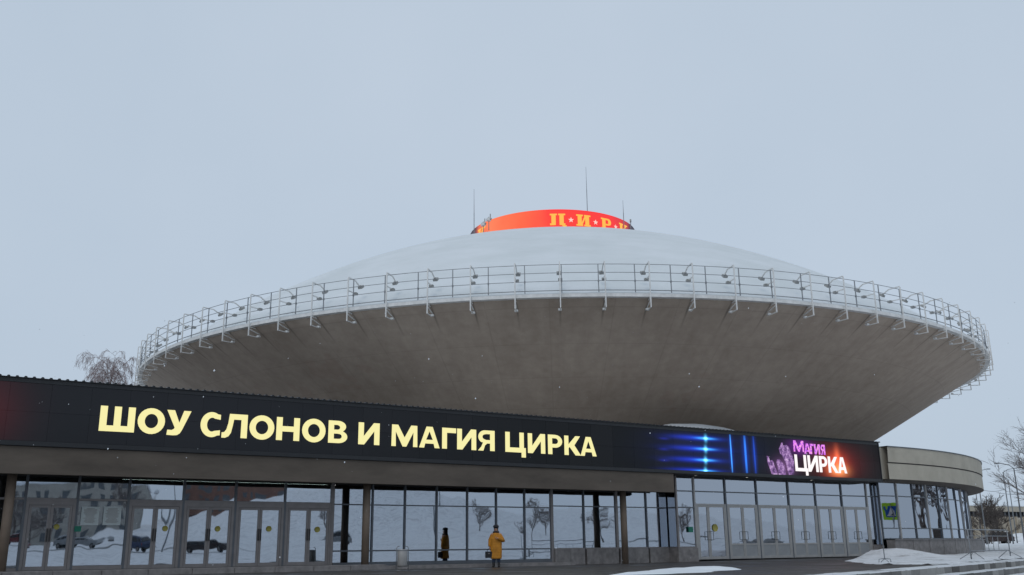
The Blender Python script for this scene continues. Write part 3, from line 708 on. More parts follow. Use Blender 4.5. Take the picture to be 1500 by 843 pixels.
plate(109.5, 118.5, 771, 779, 'green', 'small green sign beside the paired notices on the left', 'sign', 'green_sign', d=.12)
plate(1008.5, 1015.5, 772, 780, 'green', 'small green sign beside the first door of the right entrance', 'sign', 'green_sign', d=DR+.1)
# soffit lamps
M['lit'] = glow('lit_lamp', (1, .93, .82), 6)
for px, d in ((850, .9), (1020, 1.5), (1095, 1.5), (1190, 1.5), (690, .9)):
    s = S(px, 715, d); zz = beam_z+.14 if px < 990 else ZB-.12
    lab = 'small round lit downlight in the dark canopy soffit, ' + {850: 'left of the third column', 1020: 'nearest the corner of the right entrance', 1095: 'over the second right hand double door', 1190: 'over the right end doors', 690: 'above the middle glazing'}[px]
    e = empty('downlight', FP(s, d, zz), FA, lab, 'downlight', 'downlights in the canopy')
    MB().lathe([(.075, 0), (.09, -.012), (.06, -.016)], 16).build('trim', M['white_metal'], e); MB().lathe([(.001, -.01), (.06, -.01)], 12).build('lens', M['lit'], e)
# lobby strip lamp
s0_, s1_ = S(190, 715), S(500, 722)
e = empty('strip_lamp', FP(s0_, -1.5, 3.32), FA, 'long thin lit strip lamp inside the lobby above the left doors', 'lamp'); MB().box(0, s1_-s0_, -.03, .03, 0, .05).build('housing', M['white_metal'], e); MB().box(.02, s1_-s0_-.02, -.02, .02, -.012, -.001).build('tube', M['lit'], e)

# ------------------------------------------------------------ led screen
ls = empty('led_screen', FP(0, 0, 0), FA, 'very long dark LED screen with pale yellow lettering over the entrance', 'screen')
def px_s(x, y): s, z = onF(x, y, DS); return s, z
k = N('led_panel'); co = k.coords(); sep = k.n('ShaderNodeSeparateXYZ'); k.l(co, sep.inputs[0]); X_, Z_ = sep.outputs[0], sep.outputs[2]
def blob(cx, cz, sx, sz, amp=1., pw=2.0):
    t = 0.
    dx = k.mth('ABSOLUTE', k.mth('DIVIDE', k.mth('SUBTRACT', X_, cx), sx)); t = k.mth('POWER', dx, pw)
    if sz: t = k.mth('ADD', t, k.mth('POWER', k.mth('ABSOLUTE', k.mth('DIVIDE', k.mth('SUBTRACT', Z_, cz), sz)), pw))
    return k.mth('MULTIPLY', k.mth('EXPONENT', k.mth('MULTIPLY', t, -1)), amp)
layers = []
for y in (642.7, 658.3, 674.5, 690.5):
    s, z = px_s(1033, y); layers += [(blob(s, z, .55, .055), (.05, .45, 1.0), 1.3), (blob(s, z, .10, .16), (.12, .65, 1), 1.1), (blob(s, z, .13, .05), (.4, .9, 1), 1), (blob(s-.6, z, 1.5, .11), (.01, .04, .7), .8)]
    s, z = px_s(972, y); layers.append((blob(s, z, .3, .06), (.02, .03, .5), .35))
s = px_s(1060, 665)[0]; layers.append((blob(s-1, (ZB+ZT)/2, 3.2, 1.0), (.004, .012, .12), .45))
zc = (ZB+ZT)/2-.07
for x, w, c_, am in ((1070.5, .045, (.06, .35, 1), 1.2), (1091.5, .075, (.03, .22, .9), 1.0), (1104.5, .05, (.01, .07, .5), .7)):
    s = px_s(x, 665)[0]; layers.append((blob(s, zc, w, .98, pw=2.0 if 0 else 4), c_, am)); layers.append((blob(s, zc, w*3, .95), (.005, .03, .3), .8))
s, z = px_s(1224, 680); layers += [(blob(s, z-.1, .85, .65), (1, .10, .03), .75), (blob(s+.1, z+.05, 2.0, .95), (.22, .012, .01), .5), (blob(s+.15, z+.35, .22, .55), (1, .2, .08), .6), (blob(s+.2, z-.35, .7, .3), (1, .5, .15), .7)]
s, z = px_s(1172, 655); layers.append((blob(s, z, .9, .4), (.25, .02, .45), .5))
s, z = px_s(1148, 685); layers.append((blob(s, z, .8, .5), (.25, .10, .3), .5))
s, z = px_s(-25, 600); layers.append((blob(s, z, 1.1, 1.2), (.10, .004, .006), .4))
s, z = px_s(250, 600); layers.append((blob(s, z, 14, 3), (.006, .007, .010), 1))
acc = None
for f, c, amp in layers:
    vm = k.n('ShaderNodeVectorMath', operation='SCALE'); vm.inputs[0].default_value = c; k.l(k.mth('MULTIPLY', f, amp), vm.inputs['Scale'])
    if acc is None: acc = vm.outputs[0]
    else:
        ad = k.n('ShaderNodeVectorMath', operation='ADD'); k.l(acc, ad.inputs[0]); k.l(vm.outputs[0], ad.inputs[1]); acc = ad.outputs[0]
k.l(acc, k.b.inputs['Emission Color']); k.b.inputs['Emission Strength'].default_value = 1
k.base(k.mix(k.n('ShaderNodeObjectInfo').outputs['Random'], (.006, .007, .008), (.012, .0125, .0135))); k.b.inputs['Roughness'].default_value = .7; k.b.inputs['Specular IOR Level'].default_value = .35; M['led'] = k.m
fb = (ZB, ZB+.10); ft = (ZT-.34, ZT)
E_(MB().box(SL, S_end, -DS+.02, -.8, ZB-.02, ZT-.03), 'housing', 'black', ls)
pw = 1.28; x = SL+.01; rowz = (ZB+.06, ZB+.06+(ZT-.2-ZB-.06)/2, ZT-.2)
while x < S_end-.2:
    w = min(pw, S_end-.02-x)
    for j in range(2):
        MB().box(x+.004, x+w-.004, -DS-.03+random.uniform(-.002, .002), -DS+.019, rowz[j]+.004, rowz[j+1]-.004).build('led_module', M['led'], ls)
    x += w
E_(MB().box(SL, S_end+.03, -DS-.05, -DS+.018, ZB-.10, ZB+.055), 'bottom_trim', 'black', ls)
E_(MB().box(SL, S_end+.03, -DS-.04, -DS+.018, ZT-.195, ZT-.02), 'top_trim', 'black', ls)
E_(MB().box(S_end-.018, S_end+.04, -DS-.06, -DS+.6, ZB-.10, ZT-.02), 'end_trim', 'black', ls)
g = MB(); x = SL; vs = []; pts = []
while x < S_end+.05:
    pts += [(x, .0), (x+.07, .0), (x+.105, .055), (x+.165, .055), (x+.20, .0)]; x += .26
L_ = len(pts); vs = [(a, y, ZT-.02+h+dz) for (y, dz) in ((-DS-.10, -.02), (-.6, .03)) for a, h in pts]
vs2 = [(a, y, z-.025 if 0 else ZT-.05) for (a, y, z) in vs]
g.add(vs+vs2, [(i, i+1, L_+i+1, L_+i) for i in range(L_-1)]+[(2*L_+i, 2*L_+i+1, i+1, i) for i in range(L_-1)]+[(3*L_+i, L_+i, L_+i+1, 3*L_+i+1) for i in range(L_-1)])
E_(g, 'corrugated_cap', 'black', ls)
# main text
M['text'] = glow('pale_yellow_led', (.93, .86, .40), 1.0)
words = [('Ш', 146, 197.5), ('О', 201.5, 241.5), ('У', 243.5, 279), ('С', 293.5, 322.5), ('Л', 325, 362), ('О', 365, 401.5), ('Н', 404.5, 438.5), ('О', 442, 476.5), ('В', 480.5, 508.5), ('И', 524.5, 555.5), ('М', 573, 611), ('А', 613.5, 643.5), ('Г', 647, 667.5), ('И', 669, 697), ('Я', 699.5, 724), ('Ц', 739.5, 769.5), ('И', 772.5, 798), ('Р', 802, 823), ('К', 826, 850), ('А', 849.5, 873)]
zb1 = sum(onF(x, y, DS)[1] for x, y in ((146, 630.5), (580, 654.5), (860, 668.8)))/3
zt1_ = sum(onF(x, y, DS)[1] for x, y in ((150, 593), (575, 623), (860, 641)))/3
print('text z', [round(onF(x, y, DS)[1], 3) for x, y in ((146, 630.5), (580, 654.5), (860, 668.8), (150, 593), (575, 623), (860, 641))])
def text_row(rows, z0, z1, mat, parent, lift=.036, t=.27, b=.235, ymid=None):
    for ch, x0, x1 in rows:
        # perspective tilt: use the mid height of the row for both edges
        ym = ymid(x0), ymid(x1)
        a, c = onF(x0, ym[0], DS)[0], onF(x1, ym[1], DS)[0]; h = z1-z0
        glyph_mb(glyph(ch, (c-a)/h, t, b), lambda x, y: (a+x*h, -DS-lift, z0+y*h)).build('letter', M[mat], parent)
text_row(words, zb1, zt1_, 'text', ls, ymid=lambda x: 611+(655-611)*(x-146)/(860-146))
k = N('magenta_led'); co = k.coords(); f = k.noise(co, 9, 2)
k.base((0, 0, 0)); k.l(k.ramp(f, [(.35, (.35, .05, .75)), (.5, (.85, .22, .95)), (.68, (1, .45, .65))]), k.b.inputs['Emission Color']); k.b.inputs['Emission Strength'].default_value = 1; M['magenta'] = k.m
M['whiteled'] = glow('white_led', (1, .93, .93), 1.05)
zo = 1120/1.; zx = lambda u: 1120+u/10.714; zy = lambda v: 640+v/10.714
row = [('М', 441, 605), ('А', 610, 715), ('Г', 705, 765), ('И', 770, 860), ('Я', 868, 940)]
za, zb_ = onF(zx(560), zy(240), DS)[1], onF(zx(480), zy(60), DS)[1]
text_row([(c, zx(a), zx(b)) for c, a, b in row[:1]], za-.0, zb_, 'magenta', ls, t=.25, b=.2, ymid=lambda x: 652)
za2 = onF(zx(700), zy(272), DS)[1]; zb2 = onF(zx(700), zy(112), DS)[1]
text_row([(c, zx(a), zx(b)) for c, a, b in row[1:]], za2, zb2, 'magenta', ls, t=.25, b=.2, ymid=lambda x: 657)
row = [('Ц', 462, 662), ('И', 665, 830), ('Р', 845, 975), ('К', 985, 1140), ('А', 1135, 1275)]
za3 = onF(zx(800), zy(555), DS)[1]; zb3 = onF(zx(800), zy(300), DS)[1]
text_row([(c, zx(a), zx(b)) for c, a, b in row], za3, zb3, 'whiteled', ls, t=.24, b=.2, lift=.04, ymid=lambda x: 673+(x-1163)*.09)
# raised-hand figures beside the logo
k = N('lilac_led'); co = k.coords(); f = k.noise(co, 5, 5, .7)
k.base((0, 0, 0)); k.l(k.ramp(f, [(.36, (.05, .02, .09)), (.5, (.26, .12, .36)), (.62, (.62, .38, .72)), (.75, (.9, .75, .9))]), k.b.inputs['Emission Color']); k.b.inputs['Emission Strength'].default_value = .9; M['lilac'] = k.m
def zpoly(pts):
    q = [onF(zx(u), zy(v), DS) for u, v in pts]; return glyph_mb([[q]], lambda x, y: (x, -DS-.034, y))
zpoly([(250, 95), (275, 95), (280, 140), (330, 130), (375, 160), (400, 230), (430, 300), (455, 380), (455, 590), (370, 600), (330, 420), (285, 330), (235, 260), (215, 190), (240, 140)]).build('figure', M['lilac'], ls)
zpoly([(25, 300), (55, 310), (75, 380), (110, 365), (135, 400), (150, 470), (195, 560), (195, 600), (110, 600), (75, 500), (40, 410)]).build('figure', M['lilac'], ls)
zpoly([(190, 360), (225, 355), (265, 400), (300, 440), (330, 600), (215, 600), (200, 480), (180, 400)]).build('figure', M['lilac'], ls)

# ------------------------------------------------------------ person in a mustard coat
Pp = onz(727, 833, ztop(-.8, 41.9)); Pp = Vector((Pp.x, Pp.y, 0)); 
k_ = 41.6/Pp.y; Pp = Vector((Pp.x*k_, 41.6, ztop(Pp.x*k_, 41.6)))
M['coat'] = simple('mustard_coat', (.47, .19, .010), .7, .3, 4, bump=.3, bd=.01)
M['skin'] = simple('skin', (.45, .26, .18), .6, .05, bump=0); M['darkcloth'] = simple('dark_cloth', (.018, .018, .022), .85, .3, 20)
M['jeans'] = simple('blue_jeans', (.05, .07, .12), .85, .3, 12); M['boot'] = simple('boot', (.015, .013, .013), .5, bump=0)
pe = empty('person', Pp, R(-4), 'person standing in a long mustard coat and dark hat', 'person')
def skin_mesh(name, nodes, edges, mat, parent, sub=2):
    me = bpy.data.meshes.new(name); me.from_pydata([n_[0] for n_ in nodes], edges, [])
    o = inst(name, me, parent); sk = o.modifiers.new('s', 'SKIN'); sk.use_smooth_shade = True
    for i, n_ in enumerate(nodes): 
        v = me.skin_vertices[0].data[i]; v.radius = n_[1] if hasattr(n_[1], '__len__') else (n_[1], n_[1]); v.use_root = i == 0
    ss = o.modifiers.new('u', 'SUBSURF'); ss.levels = ss.render_levels = sub
    dg = bpy.context.evaluated_depsgraph_get(); m2 = bpy.data.meshes.new_from_object(o.evaluated_get(dg))
    o.modifiers.clear(); o.data = m2; m2.materials.clear(); m2.materials.append(mat); m2.name = name
    return o
nodes = [((0, 0, .92), (.15, .11)), ((0, 0, 1.15), (.14, .1)), ((0, 0, 1.34), (.17, .1)), ((0, 0, 1.43), (.06, .06)), ((0, -.01, 1.50), (.075, .09)), ((0, -.01, 1.60), (.08, .095)),
         ((-.09, 0, .85), .09), ((-.10, 0, .48), .062), ((-.10, .02, .12), .045), ((-.10, 0, .05), .042), ((-.105, -.13, .035), .036),
         ((.09, 0, .85), .09), ((.11, 0, .48), .062), ((.12, .02, .12), .045), ((.12, 0, .05), .042), ((.13, -.13, .035), .036),
         ((-.2, 0, 1.33), .06), ((-.26, .0, 1.06), .045), ((-.265, -.04, .82), .03), ((-.265, -.05, .76), .035),
         ((.2, 0, 1.33), .06), ((.29, -.02, 1.08), .045), ((.12, -.2, 1.16), .03), ((.06, -.22, 1.19), .035)]
edges = [(0, 1), (1, 2), (2, 3), (3, 4), (4, 5), (0, 6), (6, 7), (7, 8), (8, 9), (9, 10), (0, 11), (11, 12), (12, 13), (13, 14), (14, 15), (2, 16), (16, 17), (17, 18), (18, 19), (2, 20), (20, 21), (21, 22), (22, 23)]
body = skin_mesh('body', nodes, edges, M['skin'], pe)
def fingers(base, dirn, side, curl, name):
    g = MB()
    for i, ln in enumerate((.068, .075, .07, .055)):
        p = Vector(base)+Vector(side)*(i-1.5)*.02; d = Vector(dirn); c = Vector(curl)
        g.tube([p, p+d*ln*.5, p+d*ln*.8+c*ln*.35, p+d*ln*.8+c*ln*.8], [.010, .0095, .009, .007], 6)
    p = Vector(base)-Vector(dirn)*.045+Vector(side)*-.035
    g.tube([p, p+Vector(side)*-.02+Vector(dirn)*.03, p+Vector(side)*-.012+Vector(dirn)*.055+Vector(curl)*.02], [.012, .011, .009], 6)
    return g.build(name, M['skin'], pe)
fingers((-.265, -.05, .735), (0, 0, -1), (0, 1, 0), (1, 0, 0), 'fingers'); fingers((.03, -.235, 1.2), (-1, 0, .1), (0, 0, 1), (0, 1, 0), 'fingers')
def ring(z, cx, cy, rx, ry, n=28, sq=.8):
    return [(cx+rx*math.copysign(abs(cos(2*pi*i/n))**sq, cos(2*pi*i/n)), cy+ry*math.copysign(abs(sin(2*pi*i/n))**sq, sin(2*pi*i/n)), z) for i in range(n)]
rings = []
zs = [.34+i*.027 for i in range(39)]
for i, z in enumerate(zs):
    t = (z-.36)/1.0; pf = .002*math.cos(2*pi*(z-.36)/.106)
    rx = (.225+.02*sin(pi*t*1.2) if t < .75 else .24-.02*(t-.75)*4)
    if t > .80: rx *= 1-(t-.80)**1.5*3.6
    ry = .165-.03*t
    rings.append([(x+.016*noise.noise(Vector((x*5, y*5, z*4))), y+.014*noise.noise(Vector((x*6, 3, z*4))), zz) for x, y, zz in ring(z, 0, .0, rx-pf, ry-pf)])
rings += [ring(1.40, 0, 0, .12, .10), ring(1.46, 0, 0, .085, .085)]
recalc(MB().loft([ring(.37, 0, 0, .2, .14)]+rings, cap=True).build('coat', M['coat'], pe))
def sleeve(pts, rad):
    P_ = []; Rr = []
    for i in range(len(pts)-1):
        for q in range(6):
            t = q/6; P_.append(Vector(pts[i]).lerp(Vector(pts[i+1]), t)); Rr.append((rad[i]*(1-t)+rad[i+1]*t)*(1+.02*cos(q*pi)))
    P_.append(Vector(pts[-1])); Rr.append(rad[-1]); return MB().tube(P_, Rr, 14).build('sleeve', M['coat'], pe)
sleeve([(-.15, 0, 1.315), (-.25, 0, 1.1), (-.27, -.04, .84)], [.085, .082, .062]); sleeve([(.15, 0, 1.315), (.29, -.02, 1.08), (.10, -.21, 1.17)], [.085, .088, .062])
# trousers, boots, scarf, hair, hat
for s_ in (-1, 1):
    MB().tube([(s_*.10, 0, .5), (s_*.105, .01, .3), (s_*.11, .01, .2)], [.085, .072, .066], 14).build('trouser_leg', M['jeans'], pe)
    MB().tube([(s_*.11, .01, .3), (s_*.112, .01, .12), (s_*.115, -.01, .05), (s_*.12, -.12, .045), (s_*.125, -.19, .035)], [.062, .055, .058, .05, .03], 12).build('boot', M['boot'], pe)
MB().tube([(.1*cos(a), .095*sin(a)-.0, 1.42+.015*sin(3*a)) for a in [2*pi*i/16 for i in range(17)]], .042, 8, cap=False).build('scarf', M['darkcloth'], pe)
recalc(MB().loft([ring(z, 0, cy, rx, ry, 20, 1) for z, cy, rx, ry in ((1.605, -.005, .105, .115), (1.63, .0, .122, .13), (1.68, .01, .118, .125), (1.72, .015, .08, .09), (1.735, .015, .02, .02))]).build('hat', M['darkcloth'], pe))
recalc(MB().loft([ring(z, 0, .03, rx, ry, 16, 1) for z, rx, ry in ((1.42, .07, .06), (1.5, .092, .085), (1.62, .096, .09))]).build('hair', M['darkcloth'], pe))
MB().tube([(0, -.10, 1.565), (0, -.125, 1.535), (0, -.105, 1.525)], [.008, .014, .01], 6).build('nose', M['skin'], pe)
for s_ in (-1, 1): MB().tube([(s_*.032, -.104, 1.575), (s_*.032, -.110, 1.575)], .010, 8).build('eye', M['darkcloth'], pe)
M['lips'] = simple('lips', (.30, .09, .08), .5, bump=0)
MB().tube([(-.022, -.103, 1.505), (0, -.11, 1.504), (.022, -.103, 1.505)], .006, 6).build('mouth', M['lips'], pe)
bgm = empty('handbag', Pp+Vector((-.29, -.05, .38)), R(-4), 'black handbag held low in the right hand of the person in the mustard coat', 'handbag')
bevel(MB().box(-.17, .15, -.06, .06, 0, .26).build('bag_body', M['darkcloth'], bgm), .025, 2)
MB().tube([(-.09, 0, .25), (-.07, 0, .35), (.0, 0, .385), (.06, 0, .35), (.08, 0, .25)], .012, 8).build('handle', M['boot'], bgm)
MB().box(-.03, .02, -.07, -.061, .16, .2).build('clasp', M['alu'], bgm)

# ------------------------------------------------------------ litter bin
b0 = onz(589, 838, -.14); q = 36.6/b0.y; b0 = Vector((b0.x*q, 36.6, ztop(b0.x, 36.6)))
bn = empty('litter_bin', b0, R(20), 'pale grey drum litter bin hung on a tubular stand in front of the glazing', 'litter bin')
MB().lathe([(.001, .14), (.17, .14), (.185, .2), (.19, .74), (.18, .76), (.165, .76), (.16, .3)], 28).build('drum', M['alu_light'], bn)
for s_ in (-1, 1): MB().tube([(s_*.225, 0, .0), (s_*.225, 0, .8), (s_*.19, 0, .86), (s_*.12, 0, .87)], .016, 8).build('stand', M['rail'], bn)
MB().lathe([(.195, .70), (.20, .72), (.195, .74)], 24).build('band', M['rail'], bn)
MB().tube([(-.25, 0, .01), (.25, 0, .01)], .016, 8).build('foot', M['rail'], bn)

# ------------------------------------------------------------ crowd barrier and stand pole on the right
def barrier(pxa, pxb, ya, yb, da, db, lab):
    a = at(pxa, ya, da); b = at(pxb, yb, db); a.z = b.z = min(a.z, b.z)
    w = (Vector((b.x, b.y, 0))-Vector((a.x, a.y, 0))).length
    e = empty('crowd_barrier', a, math.atan2(b.y-a.y, b.x-a.x), lab, 'barrier')
    h = 1.1
    for x in (0, w):
        MB().tube([(x, 0, 0 if x == 0 else .06), (x, 0, h)], .022, 8).build('post', M['rail'], e)
        g = MB(); o_ = .25 if x == 0 else -.25
        g.tube([(x, 0, .12), (x+o_*.2, -.05, .22), (x+o_, 0, .3), (x+o_*1.0, -.0, .3)], .014, 6)
        g.tube([(x+o_, 0, .3), (x+o_*.2, -.45, .0)], .016, 6).tube([(x+o_, 0, .3), (x+o_*.2, .45, .0)], .016, 6); g.build('foot', M['rail'], e)
    for z in (.30, h): MB().tube([(0, 0, z), (w, 0, z)], .02, 8).build('rail', M['rail'], e)
    MB().tube([(0, 0, .86), (w, 0, .86)], .012, 8).build('rail', M['rail'], e)
    for i in range(4):
        x = w*(.33+.13*i); MB().tube([(x, 0, .3), (x, 0, .86)], .010, 6).build('bar', M['rail'], e)
barrier(1423, 1480, 819.5, 813.5, 36.5, 39.5, 'thin metal crowd barrier standing on the snow in front of the parked car')
a = onz(1296.5, 824, -.08)
e = empty('pole_stand', a, .3, 'thin dark pole on a small hooped foot in front of the snow mound', 'pole')
MB().tube([(0, 0, .1), (-.02, 0, 1.6)], .018, 8).build('pole', M['rail'], e)
MB().tube([(-.28, 0, 0), (-.26, 0, .12), (-.05, 0, .14), (.05, 0, .14), (.26, 0, .12), (.28, 0, 0)], .016, 8).tube([(0, -.25, 0), (0, 0, .14), (0, .25, 0)], .014, 8).build('foot', M['rail'], e)

# ------------------------------------------------------------ cars
def make_car(loc, rz, paint, lab, grp=None, suv=True):
    e = empty('parked_car', loc, rz, lab, 'car', grp)
    H = 1.0 if suv else .86
    side = [(-2.3, .35), (-2.32, .7), (-2.25, .95), (-1.2, 1.05), (-.55, 1.62*H), (.3, 1.72*H), (1.75, 1.66*H), (2.2, 1.1), (2.3, .9), (2.3, .4)]
    def prof_at(y, ins):
        return [(x*(1-.03*ins*(z > 1)), y*(1 - (.16*(z-1.0)/.7 if z > 1.0 else .02*(.6-z))), z) for x, z in side]
    low = [(-2.3, .35), (-2.32, .7), (-2.25, .93), (-1.25, 1.03), (2.22, 1.08), (2.3, .9), (2.3, .4)]
    g = MB(); Ls = []
    for y, s_ in ((-.9, .985), (-.86, 1), (0, 1.01), (.86, 1), (.9, .985)): Ls.append([(x*s_, y, z*(1 if abs(y) < .88 else .99)) for x, z in low])
    g.loft(Ls, smooth=False); recalc(bevel(g.build('body', paint, e), .03, 2))
    up_ = [(-1.22, 1.02), (-.55, 1.60*H), (.3, 1.70*H), (1.7, 1.64*H), (2.18, 1.07)]
    g = MB(); g.loft([[(x, y*(.98 if z < 1.1 else .80), z) for x, z in up_] for y in (-.86, 0, .86)], smooth=False); recalc(g.build('cabin', paint, e))
    g = MB()
    for s_ in (-1, 1):
        f = lambda x, z: (x, s_*(.86*(.98-(z-1.05)/(.6*H)*.18)+.006), z)
        for qd in ([(-1.0, 1.1), (.25, 1.1), (.25, 1.56*H), (-.5, 1.5*H)], [(.33, 1.1), (1.2, 1.1), (1.15, 1.56*H), (.33, 1.57*H)], [(1.28, 1.1), (1.95, 1.12), (1.62, 1.52*H), (1.22, 1.55*H)]): g.add([f(*q_) for q_ in qd], [(0, 1, 2, 3)])
    g.add([(-1.21, -.72, 1.07), (-1.21, .72, 1.07), (-.62, .62, 1.56*H), (-.62, -.62, 1.56*H)], [(0, 1, 2, 3)]).add([(2.19, -.7, 1.12), (2.19, .7, 1.12), (1.82, .6, 1.54*H), (1.82, -.6, 1.54*H)], [(0, 1, 2, 3)])
    g.build('windows', M['carglass'], e)
    MB().box(-.5, 1.7, -.62, .62, 1.69*H, 1.75*H).build('roof_snow', M['snow'], e)
    for x in (-1.45, 1.4):
        for s_ in (-1, 1):
            w = MB().tube([(x, s_*.70, .34), (x, s_*.92, .34)], .34, 20, smooth=False).build('wheel', M['rubber'], e)
            MB().tube([(x, s_*.90, .34), (x, s_*.928, .34)], .2, 14, smooth=False).build('rim', M['alu'], w)
    for s_ in (-1, 1):
        MB().box(-2.35, -2.22, s_*.72-.14, s_*.72+.14, .68, .82).build('headlight', M['paper'], e); MB().box(2.22, 2.335, s_*.74-.1, s_*.74+.1, .75, .98).build('tail_light', M['red'], e)
        MB().box(-.78, -.6, s_*.98-.09, s_*.98+.09, 1.02, 1.16).build('mirror', paint, e)
    MB().box(-2.36, -2.25, -.8, .8, .36, .5).box(2.25, 2.36, -.8, .8, .4, .55).build('bumper', M['rubber'], e)
    return e
M['red'] = simple('tail_red', (.25, .01, .01), .3, bump=0)
def paint(n_, c): 
    m_ = simple(n_, c, .3, .1, 2, .2, bump=0); return m_
cpos = at(1459, 797.6, 136)
pd_ = paint('dark_paint', (.035, .022, .022)); pg = paint('silver_paint', (.3, .31, .32)); pr = paint('maroon_paint', (.15, .03, .03)); pb = paint('blue_paint', (.04, .06, .12))
make_car((cpos.x, cpos.y, cpos.z), R(-3), pd_, 'dark parked estate car with snow on its roof beyond the crowd barrier')

# ------------------------------------------------------------ trees
def tree(name, loc, h, spread, lab, seed, weep=0., nlimb=9, mat='birch', twig=.012, trunk_r=.2, dens=1., grp=None, cat='tree', twl=1.0, r0=.25):
    rnd = random.Random(seed); e = empty(name, loc, 0, lab, cat, grp)
    tp = [Vector((0, 0, -.2))]
    for i in range(1, 7): tp.append(Vector((rnd.uniform(-.1, .1)*i*.3, rnd.uniform(-.1, .1)*i*.3, h*.92*i/6)))
    MB().tube(tp, [trunk_r*(1-.85*i/6) for i in range(7)], 8).build('trunk', M['bark'], e)
    limbs = MB(); tw = MB()
    def branch(p, d, ln, r_, depth):
        pts = [p.copy()]; n_ = 5
        for i in range(n_):
            d = (d+Vector((rnd.uniform(-.25, .25), rnd.uniform(-.25, .25), rnd.uniform(-.1, .18)-(weep*(.15+.28*i) if depth > 0 else weep*.05*i)))).normalized()
            p = p+d*ln/n_; pts.append(p.copy())
        (limbs if depth == 0 else tw).tube(pts, [max(twig*.5, r_*(1-.75*i/n_)) for i in range(n_+1)], 5 if depth == 0 else 3, cap=False)
        if depth < 3:
            for q_ in range(int((6 if depth < 2 else 4)*dens)):
                k_ = rnd.randint(1, n_); dd_ = (pts[k_]-pts[k_-1]).normalized()
                dd_ = (dd_+Vector((rnd.uniform(-1, 1), rnd.uniform(-1, 1), rnd.uniform(-.5, .8)))*.75).normalized()
                branch(pts[k_], dd_, ln*rnd.uniform(.4, .62)*twl, max(twig, r_*.38), depth+1)
    for i in range(nlimb):
        t = r0+(1-r0)*i/nlimb; f_ = t*6*.999; b_ = int(f_); p = tp[b_].lerp(tp[b_+1], f_-b_)
        a = i*2.4+rnd.uniform(-.4, .4)
        branch(p, Vector((cos(a), sin(a), .75+.8*t)).normalized(), spread*(1.15-.55*t), trunk_r*.45*(1-.5*t), 0)
    limbs.build('limbs', M[mat], e); tw.build('twigs', M[mat], e)
    return e
b1 = at(148, 700, 95)
tree('birch_tree', (b1.x, b1.y, -1.0), at(152, 505, 95).z+1.0, 4.6, 'bare weeping birch rising behind the left end of the screen', 4, weep=.8, nlimb=26, twig=.0095, trunk_r=.2, dens=1.5, r0=.45)
b1 = at(1562, 780, 88)
tree('lime_tree', (b1.x, b1.y, .2), 10, 4.6, 'large bare tree reaching in from the right edge above the lamp posts', 9, weep=.10, nlimb=20, mat='faded', twig=.013, trunk_r=.25, dens=1.35)
for px, d, h_, sd in ((1452, 118, 4.6, 3), (1463, 121, 4.0, 12), (1444, 124, 3.7, 21)):
    b1 = at(px, 790, d)
    tree('bare_bush', (b1.x, b1.y, .5), h_, 2.4, {3: 'tallest bare bush in front of the beige wall', 12: 'bare bush nearest the dark parked car in front of the wall', 21: 'bare bush close to the curved end of the foyer'}[sd], sd, weep=0, nlimb=12, mat='bark', twig=.022, trunk_r=.07, dens=1.0, grp='bare bushes by the wall', cat='bush', r0=.05)

# ------------------------------------------------------------ viaduct wall behind
va = at(1415, 785, 165); vb = at(1560, 785, 178); vd = (vb-va); vd.z = 0; ln = vd.length
vw = empty('retaining_wall', (va.x, va.y, 0), math.atan2(vd.y, vd.x), 'beige retaining wall with pilasters below the viaduct', 'wall')
M['beige'] = simple('beige_wall', (.36, .31, .24), .85, .2, .5, bump=.1)
hw = 5.0
x = 0
while x < ln:
    MB().box(x+.02, x+2.38, 0, .6, -1, hw+.3*sin(x*.2)).build('wall_panel', M['beige'], vw); MB().box(x-.25, x+.015, -.3, .6, -1, hw+.3).build('pilaster', M['beige'], vw); x += 2.4
vi = empty('viaduct', (va.x, va.y, 0), math.atan2(vd.y, vd.x), 'grey viaduct deck with a dark balustrade running behind the bare bushes', 'viaduct')
MB().box(-4, ln+10, 2, 9, 4.9, 5.3).build('deck_edge', M['plinth'], vi); MB().box(-4, ln+10, 1.8, 9, 6.25, 7.2).build('deck', M['concrete'], vi)
MB().box(-4, ln+10, 1.7, 2.4, 7.201, 7.36).build('deck_snow', M['snow'], vi)
for i in range(int(ln/1.1)): MB().box(i*1.1, i*1.1+.35, 2.1, 2.4, 5.301, 6.249).build('baluster', M['alu_dark'], vi)
MB().box(-4, ln+10, 4, 4.2, 5.301, 6.249).build('back_panel', M['alu_dark'], vi)
MB().box(-30, -4.01, 2, 9, 5.6, 6.8).build('abutment', M['plinth'], vi)

# ------------------------------------------------------------ lamp posts and wires
def lamp_post(px, ybase, ytop, d, lab, arm, group='street lamps on the right'):
    a = at(px, ybase, d); b = at(px, ytop, d); a.z = .3; h = b.z-.3
    e = empty('street_lamp', a, 0, lab, 'street lamp', group)
    MB().tube([(0, 0, 0), (0, 0, h)], [.085, .05], 10).build('pole', M['lampgrey'], e)
    if arm:
        MB().tube([(0, 0, h-.05), (arm*.3, 0, h+.3), (arm, 0, h+.5)], .035, 8).build('arm', M['lampgrey'], e)
        MB().box(min(arm, arm*1.3), max(arm, arm*1.3), -.1, .1, h+.44, h+.54).build('lamp_head', M['lampgrey'], e)
    return e
lamp_post(1443.5, 780, 692, 110, 'street lamp half hidden by the curved foyer with its head leaning right', 1.2)
lamp_post(1437.5, 780, 712, 130, 'bare thin pole just right of the curved foyer roof', 0)
lamp_post(1482, 780, 690, 112, 'tall lamp with a long curved arm left of the big bare tree', 2.0)
lamp_post(1499, 780, 684, 92, 'thickest lamp post at the right edge in front of the tree', -1.4)
lamp_post(1488, 780, 701, 135, 'thin far lamp post between the two tall ones', -1.3)
